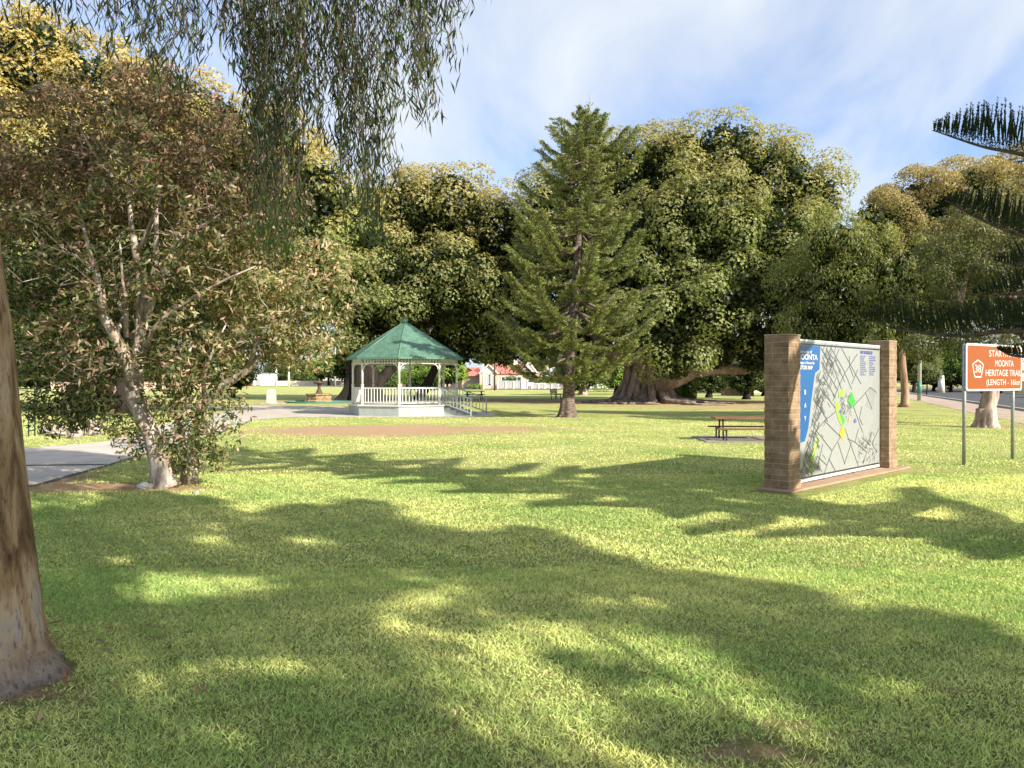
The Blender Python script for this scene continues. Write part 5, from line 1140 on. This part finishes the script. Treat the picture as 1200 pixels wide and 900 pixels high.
# left far shed and wall, white house
h5 = empty('shed', (G(307, 452)[0], 246, 0), 'white flat roofed shed beyond the left lawn, beside the red car', 'shed'); y = 244; x0, x1 = (297-600)*y/FPX, (316-600)*y/FPX
mb = MB(); mb.box(((x0+x1)/2, y+4, 1.9), (x1-x0, 8, 3.8)); mb.build('wall', M['white_paint'], h5); mb = MB(); mb.box(((x0+x1)/2, y+4, 3.9), (x1-x0+.6, 8.6, .2)); mb.build('roof', M['grey_roof'], h5); mb = MB(); mb.box(((x0+x1)/2-1, y-.05, 1.2), (1.2, .1, 2.2)); mb.build('door', M['fence_grey'], h5)
h6 = empty('house', (G(392, 452)[0], 250, 0), 'white gabled house behind the tall pale pole', 'house'); y = 250; x0, x1 = (378-600)*y/FPX, (410-600)*y/FPX
mb = MB(); mb.box(((x0+x1)/2, y+5, 1.6), (x1-x0, 9, 3.2)); mb.build('wall', M['cream_wall'], h6); mb = MB(); hip(mb, x0-.5, x1+.5, y, y+10, 3.22, 6.2, 2); mb.build('roof', M['white_paint'], h6)
window(h6, (386-600)*y/FPX, 1, 2.2, 1.6, y+.5, 'glass'); window(h6, (402-600)*y/FPX, 1, 2.2, 1.6, y+.5, 'glass')
def wall(u0, u1, y, h, lab, mat):
    x0, x1 = (u0-600)*y/FPX, (u1-600)*y/FPX; f = empty('garden_wall', ((x0+x1)/2, y, 0), lab, 'wall'); mb = MB(); mb.box(((x0+x1)/2, y, h/2), (x1-x0, .25, h)); mb.build('wall_face', mat, f); mb = MB(); mb.box(((x0+x1)/2, y, h+.05), (x1-x0+.1, .4, .1)); mb.build('coping', M['pale_stone'], f)
wall(316, 470, 236, 1.5, 'long low cream wall far behind the fountain', M['cream_wall']); wall(470, 541, 160, 1.0, 'low pinkish wall seen through the bandstand', M['salmon'])
wall(60, 250, 120, 1.3, 'tan wall glimpsed below the brown leaved gum', M['salmon'])
x0w, x1w = sp(55, 17.8), sp(98, 17.8)
f = empty('garden_wall', (*x0w, 0), 'cream wall across the street under the round green trees', 'wall'); mb = MB(); mb.bar((*x0w, .7), (*x1w, .7), .25, 1.4); mb.build('wall_face', M['cream_wall'], f); mb = MB(); mb.bar((*x0w, 1.45), (*x1w, 1.45), .4, .1); mb.build('coping', M['pale_stone'], f)
xh = sp(92, 22); h7 = empty('house', (*xh, 0), 'grey roofed house across the street at the far right', 'house'); mb = MB(); mb.box((xh[0], xh[1]+4, 1.5), (14, 8, 3)); mb.build('wall', M['cream_wall'], h7); mb = MB(); hip(mb, xh[0]-7.5, xh[0]+7.5, xh[1]-.5, xh[1]+8.5, 3.02, 4.8); mb.build('roof', M['grey_roof'], h7); window(h7, xh[0]-3, .9, 2, 1.4, xh[1], 'glass'); window(h7, xh[0]+2, .9, 2, 1.4, xh[1], 'glass')

# ================================================================== cars
def car(x, y, rz, col, lab, tall=1.0, van=False):
    c = empty('parked_car', (x, y, 0), lab, 'car', None, rz); paint = mat_plain('car_paint', col, .25, spec=.6, var=.03)
    if van: prof_ = [(-2.2, .4), (-2.2, 1.75), (-2.05, 1.95), (.9, 1.95), (1.5, 1.2), (2.1, 1.05), (2.25, .8), (2.25, .4)]; gl = [(-1.9, 1.25, 1.75, .85)]
    else: prof_ = [(-2.15, .35), (-2.2, .85), (-2.0, .98), (-1.45, 1.02), (-1.0, 1.42), (.35, 1.45), (1.05, 1.0), (1.95, .86), (2.2, .7), (2.2, .35)]
    mb = MB(); n = len(prof_); vs = []
    for s in (-1, 1):
        for px_, pz in prof_: vs.append((px_, s*(.86 if pz < 1.1 else .72), pz*tall))
    mb.add(vs, [tuple(range(n)), tuple(range(2*n-1, n-1, -1))]+[((i+1) % n, i, n+i, n+(i+1) % n) for i in range(n)]); mb.build('body', paint, c, local=True, bevel=.06)
    mb = MB()
    for s in (-1, 1):
        if van: q = [(-1.9, 1.2), (-1.85, 1.75), (.8, 1.75), (1.25, 1.2)]
        else: q = [(-1.3, 1.05), (-.95, 1.34), (.3, 1.37), (.85, 1.05)]
        mb.add([(a_, s*(.875 if b_ < 1.1 or van and b_ < 1.3 else .79 if not van else .78)+s*.012, b_*tall) for a_, b_ in q], [(0, 1, 2, 3)])
    if van: mb.add([(.95, -.62, 1.88*tall), (.95, .62, 1.88*tall), (1.52, .72, 1.23*tall), (1.52, -.72, 1.23*tall)], [(0, 1, 2, 3)])
    else: mb.add([(.42, -.62, 1.42*tall), (.42, .62, 1.42*tall), (1.08, .74, 1.03*tall), (1.08, -.74, 1.03*tall)], [(0, 1, 2, 3)]); mb.add([(-1.05, -.62, 1.41*tall), (-1.05, .62, 1.41*tall), (-1.47, .74, 1.04*tall), (-1.47, -.74, 1.04*tall)], [(0, 1, 2, 3)])
    mb.build('window', M['glass'], c, local=True)
    for a_ in (-1.35, 1.35):
        for s in (-1, 1):
            mb = MB(); mb.tube([(a_, s*.74, .33), (a_, s*.93, .33)], .33, 18, smooth=False); wh = mb.build('wheel', M['tyre'], c, local=True); mb = MB(); mb.tube([(a_, s*.9, .33), (a_, s*.945, .33)], .19, 12, smooth=False); mb.build('rim', M['steel'], wh, local=True)
    for s in (-1, 1):
        mb = MB(); mb.box((2.2, s*.6, .68*tall), (.06, .32, .14)); mb.build('headlight', M['curtain_glass'], c, local=True)
        mb = MB(); mb.box((-2.18, s*.65, .75*tall), (.06, .25, .16)); mb.build('tail_light', mat_plain('tail_lamp_red', (.4, .02, .02), .3), c, local=True)
car((287-600)*236/FPX, 236, R(150), (.5, .015, .02), 'small red car parked beyond the left lawn'); car(X_(627, 146.2), 149.5, R(178), (.7, .72, .73), 'white car standing in the drive between the two houses', 1.15, True)
car((468-600)*215/FPX, 215, R(5), (.12, .25, .42), 'blue car seen between the bandstand posts'); car((458-600)*218/FPX-1, 222, R(5), (.55, .08, .06), 'dark red car behind the blue car')
car((815-600)*104/FPX, 101.5, R(0), (.75, .75, .74), 'white car half hidden behind the clipped green shrub'); xc = sp(52, 12.5); car(xc[0], xc[1], math.atan2(.926, .377), (.03, .04, .05), 'dark car parked across the street beyond the trail sign')
xc = sp(80, 12.8); car(xc[0], xc[1], math.atan2(.926, .377), (.05, .05, .055), 'black car parked far down the street')

# ================================================================== smaller and farther trees and shrubs
def small_tree(name, u, v, H, rw, pal, lab, cr=.8, leaf=.28, th=.3, trunk='dark_bark', grp=None, squash=1.0, dens=.9, base=None, topc=None, dz=0.0):
    x, y = base or G(u, v); t = tree(name, (x, y), lab, grp)
    mb = MB(); tz = H-rw*squash*1.6; tz = max(tz, .5); mb.tube([(x, y, -.1), (x, y, .2), (x+.05, y, tz*.6), (x, y, tz+.5)], [th*1.4, th, th*.8, th*.6], 10, wob=.25)
    bl_ = [((x, y, H-rw*squash*.9), (rw, rw, rw*squash*.85))]+[((x+math.cos(a_)*rw*.5, y+math.sin(a_)*rw*.5, H-rw*squash*random.uniform(.8, 1.4)), (rw*.6, rw*.6, rw*squash*.6)) for a_ in (0, 1.3, 2.6, 3.9, 5.2)]
    limbs(mb, (x, y, tz*.8), [b_[0] for b_ in bl_[1:]], th*.5, 5); mb.build('trunk', M[trunk], t)
    lv = Leaves(); crown_leaves(lv, bl_, cr, leaf, .45, dens, pal, topc, (H-rw*2*squash, H), back=.5, topmix=.5); lv.build('crown', M['leaf'], t)
GR = ((.13, .21, .05), (.18, .27, .06), (.09, .15, .04)); BG = ((.27, .38, .08), (.34, .44, .1), (.2, .3, .07)); OL = ((.17, .19, .07), (.22, .23, .1), (.13, .15, .06)); DK = ((.06, .09, .03), (.08, .12, .04), (.12, .15, .05))
small_tree('small_tree', 831, 466, 3.4, 1.6, DK, 'clipped dark tree just right of the green shrub', .5, .2, .3)
small_tree('small_tree', 849, 461, 4.2, 2.2, DK, 'dark low crowned tree before the pale blue shed', .6, .25, .55, 'fig_bark')
small_tree('small_tree', 875, 468, 3.6, 1.6, DK, 'clipped dark tree before the cream house', .5, .2, .32)
small_tree('small_tree', 896, 464, 4.0, 2.0, DK, 'clipped dark tree beside the near brick pillar', .5, .2, .32)
small_tree('small_tree', 722.5, 462, 5.5, 2.6, BG, 'slim dark trunked tree left of the buttressed fig', .7, .3, .35)
small_tree('small_tree', 683, 463, 5.2, 2.6, OL, 'pale trunked tree just right of the tall conifer trunk', .7, .28, .5, 'pink_bark')
small_tree('small_tree', 272, 466, 4.5, 2.0, DK, 'small dark tree glimpsed below the low branch of the brown leaved gum', .6, .3, .35)
small_tree('street_tree', 1114, 459.5, 7.4, 3.6, GR, 'round dense green tree across the street, left of the trail sign', .7, .3, .25)
small_tree('street_tree', 1094, 458.5, 7.2, 3.2, GR, 'darker rounded tree behind the power pole', .8, .3, .25, squash=1.2)
small_tree('street_tree', 1071, 461, 8.6, 2.6, OL, 'olive upright tree beside the orange trunked gum', .7, .28, .25, squash=1.5)
small_tree('street_tree', 1150, 458, 6.2, 3.6, GR, 'green tree across the street behind the trail sign', .8, .3, .25)
small_tree('street_tree', 1086, 463, 3.4, 1.2, OL, 'small pale green sapling at the kerb near the power pole', .4, .2, .08)
# clipped upright shrub
x, y = G(801, 469.5); t = empty('shrub', (x, y, 0), 'upright bright green shrub at the foot of the buttressed fig', 'shrub'); lv = Leaves()
for dxx, hh_, rr in ((-.5, 2.0, .55), (.05, 1.5, .5), (.5, 2.1, .55), (.2, 1.0, .6)):
    k = 2600; q = rng.random(k); a_ = rng.random(k)*6.28; r_ = rr*(.35+.65*np.sin(np.clip(q*1.25+.25, 0, 1)*math.pi)**.6)*np.where(q > .93, .4, 1)
    pos = np.stack([x+dxx+np.cos(a_)*r_, y+np.sin(a_)*r_, .1+q*hh_], 1); lv.add(pos, np.stack([np.cos(a_)*.3, np.sin(a_)*.3, np.ones(k)], 1)+rng.normal(size=(k, 3))*.2, np.stack([np.cos(a_), np.sin(a_), np.zeros(k)], 1), .14, .06, pick(((.1, .17, .03), (.14, .22, .04), (.07, .11, .025)), k))
lv.build('foliage', M['leaf'], t); mb = MB(); mb.tube([(x, y, -.05), (x, y, .8)], [.09, .05], 8); mb.build('stem', M['dark_bark'], t)
def shrub(u, y, rx, h, pal, lab, leaf=.25):
    x = (u-600)*y/FPX; t = empty('shrub', (x, y, 0), lab, 'shrub'); lv = Leaves(); crown_leaves(lv, [((x, y, h*.5), (rx, rx*.7, h*.5)), ((x+rx*.4, y, h*.4), (rx*.6, rx*.5, h*.4))], h*.3, leaf, .5, .9, pal, None, low=-.8); lv.build('foliage', M['leaf'], t); mb = MB(); mb.tube([(x, y, -.05), (x, y, h*.5)], [.1, .05], 7); mb.build('stem', M['dark_bark'], t)
shrub(598, 149.5, 1.5, 2.3, GR, 'rounded green shrub above the grey panel fence'); shrub(556, 146, 1.4, .9, BG, 'low yellow green shrub left of the bay window'); shrub(664, 149.5, 1.8, 2.0, BG, 'bright shrub in the garden of the pale cottage'); shrub(690, 150, 3, 2.6, GR, 'wide green shrub right of the pale cottage'); shrub(642, 149.5, .9, 1.6, BG, 'small yellow shrub under the cottage verandah')
shrub(773, 75, 1.4, 1.5, DK, 'dark low shrub behind the buttressed trunk'); shrub(728, 110, 4.0, 4.2, BG, 'large pale green shrub between conifer and buttressed fig', .3)
small_tree('small_tree', 545, 457, 5.6, 2.8, BG, 'bright yellow green tree behind the bandstand steps', .8, .4, .25, base=(X_(524, 128), 128))
small_tree('small_tree', 500, 457, 5.4, 3.5, BG, 'sunlit green tree seen through the bandstand', .8, .4, .25, base=(X_(498, 135), 135)); small_tree('small_tree', 450, 457, 6.0, 4.5, GR, 'green tree seen through the left bandstand bays', .9, .4, .3, base=(X_(452, 190), 190))
small_tree('small_tree', 583, 430, 12, 3.0, OL, 'slim olive tree rising behind the red roof', .9, .4, .25, base=(X_(577, 172), 172), squash=1.6)
small_tree('small_tree', 636, 430, 9.5, 3.6, OL, 'olive tree between the red and grey roofs', .9, .4, .25, base=(X_(634, 170), 170))
FARPAL = [GR, OL, GR, DK, BG]; LABF = ['behind the far lawn wall']
far = [(255, 215, 8, 7, 1, 'widest olive tree on the far left skyline'), (335, 262, 9, 7, 3, 'dark tree on the skyline above the white shed'), (362, 255, 8, 6, 0, 'mid green tree on the skyline above the fountain'), (385, 235, 9, 5, 4, 'pale green tree just left of the tall pale pole'), (404, 232, 11, 6, 0, 'green tree between the tall pale pole and the bandstand'), (430, 262, 10, 7, 3, 'dark skyline tree seen through the left bandstand bay'),
       (515, 200, 8, 6, 1, 'olive skyline tree right of the middle bandstand post'), (700, 190, 8, 6, 1, 'olive skyline tree right of the pale cottage'), (745, 200, 10, 7, 0, 'green skyline tree behind the buttressed trunk'), (800, 180, 9, 6, 3, 'dark skyline tree above the pale blue shed'), (850, 170, 9, 6, 0, 'green skyline tree above the shed roof'), (905, 160, 9, 6, 1, 'olive skyline tree above the cream house'),
       (1060, 160, 9, 6, 0, 'green skyline tree behind the orange trunked gum'), (1170, 150, 8, 6, 3, 'dark skyline tree behind the trail sign'), (1200, 130, 7, 5, 1, 'olive skyline tree at the right edge'), (150, 180, 10, 8, 3, 'dark skyline tree behind the peeling gum'), (60, 150, 10, 8, 0, 'green skyline tree at the far left'), (220, 130, 7, 5, 0, 'green tree behind the stems of the brown leaved gum')]
for u, y, H_, rw, pi_, lab in far: small_tree('background_tree', u, 0, H_, rw, FARPAL[pi_], lab, 1.3, .6, .35, base=((u-600)*y/FPX, y), dens=.9, grp='trees on the skyline', squash=.75)
# low hills of bush closing the horizon
mb = MB(); nx_ = 120; vs = []
for r_, hmul in ((520, 0), (640, 1), (900, 1.4)):
    for i in range(nx_):
        th = R(20)+R(140)*i/(nx_-1); hz_ = (7+5*noise.noise(Vector((i*.13, 1, 0)))+2*noise.noise(Vector((i*.9, 4, 0))))*hmul-.3; vs.append((r_*math.cos(th), r_*math.sin(th), hz_))
mb.add(vs, [(j*nx_+i, (j+1)*nx_+i, (j+1)*nx_+i+1, j*nx_+i+1) for j in range(2) for i in range(nx_-1)], 0, True)
tag(mb.build('hills', mat_noise('distant_scrub', (.05, .07, .03), (.12, .14, .07), .08, .95, .3)), kind='structure')
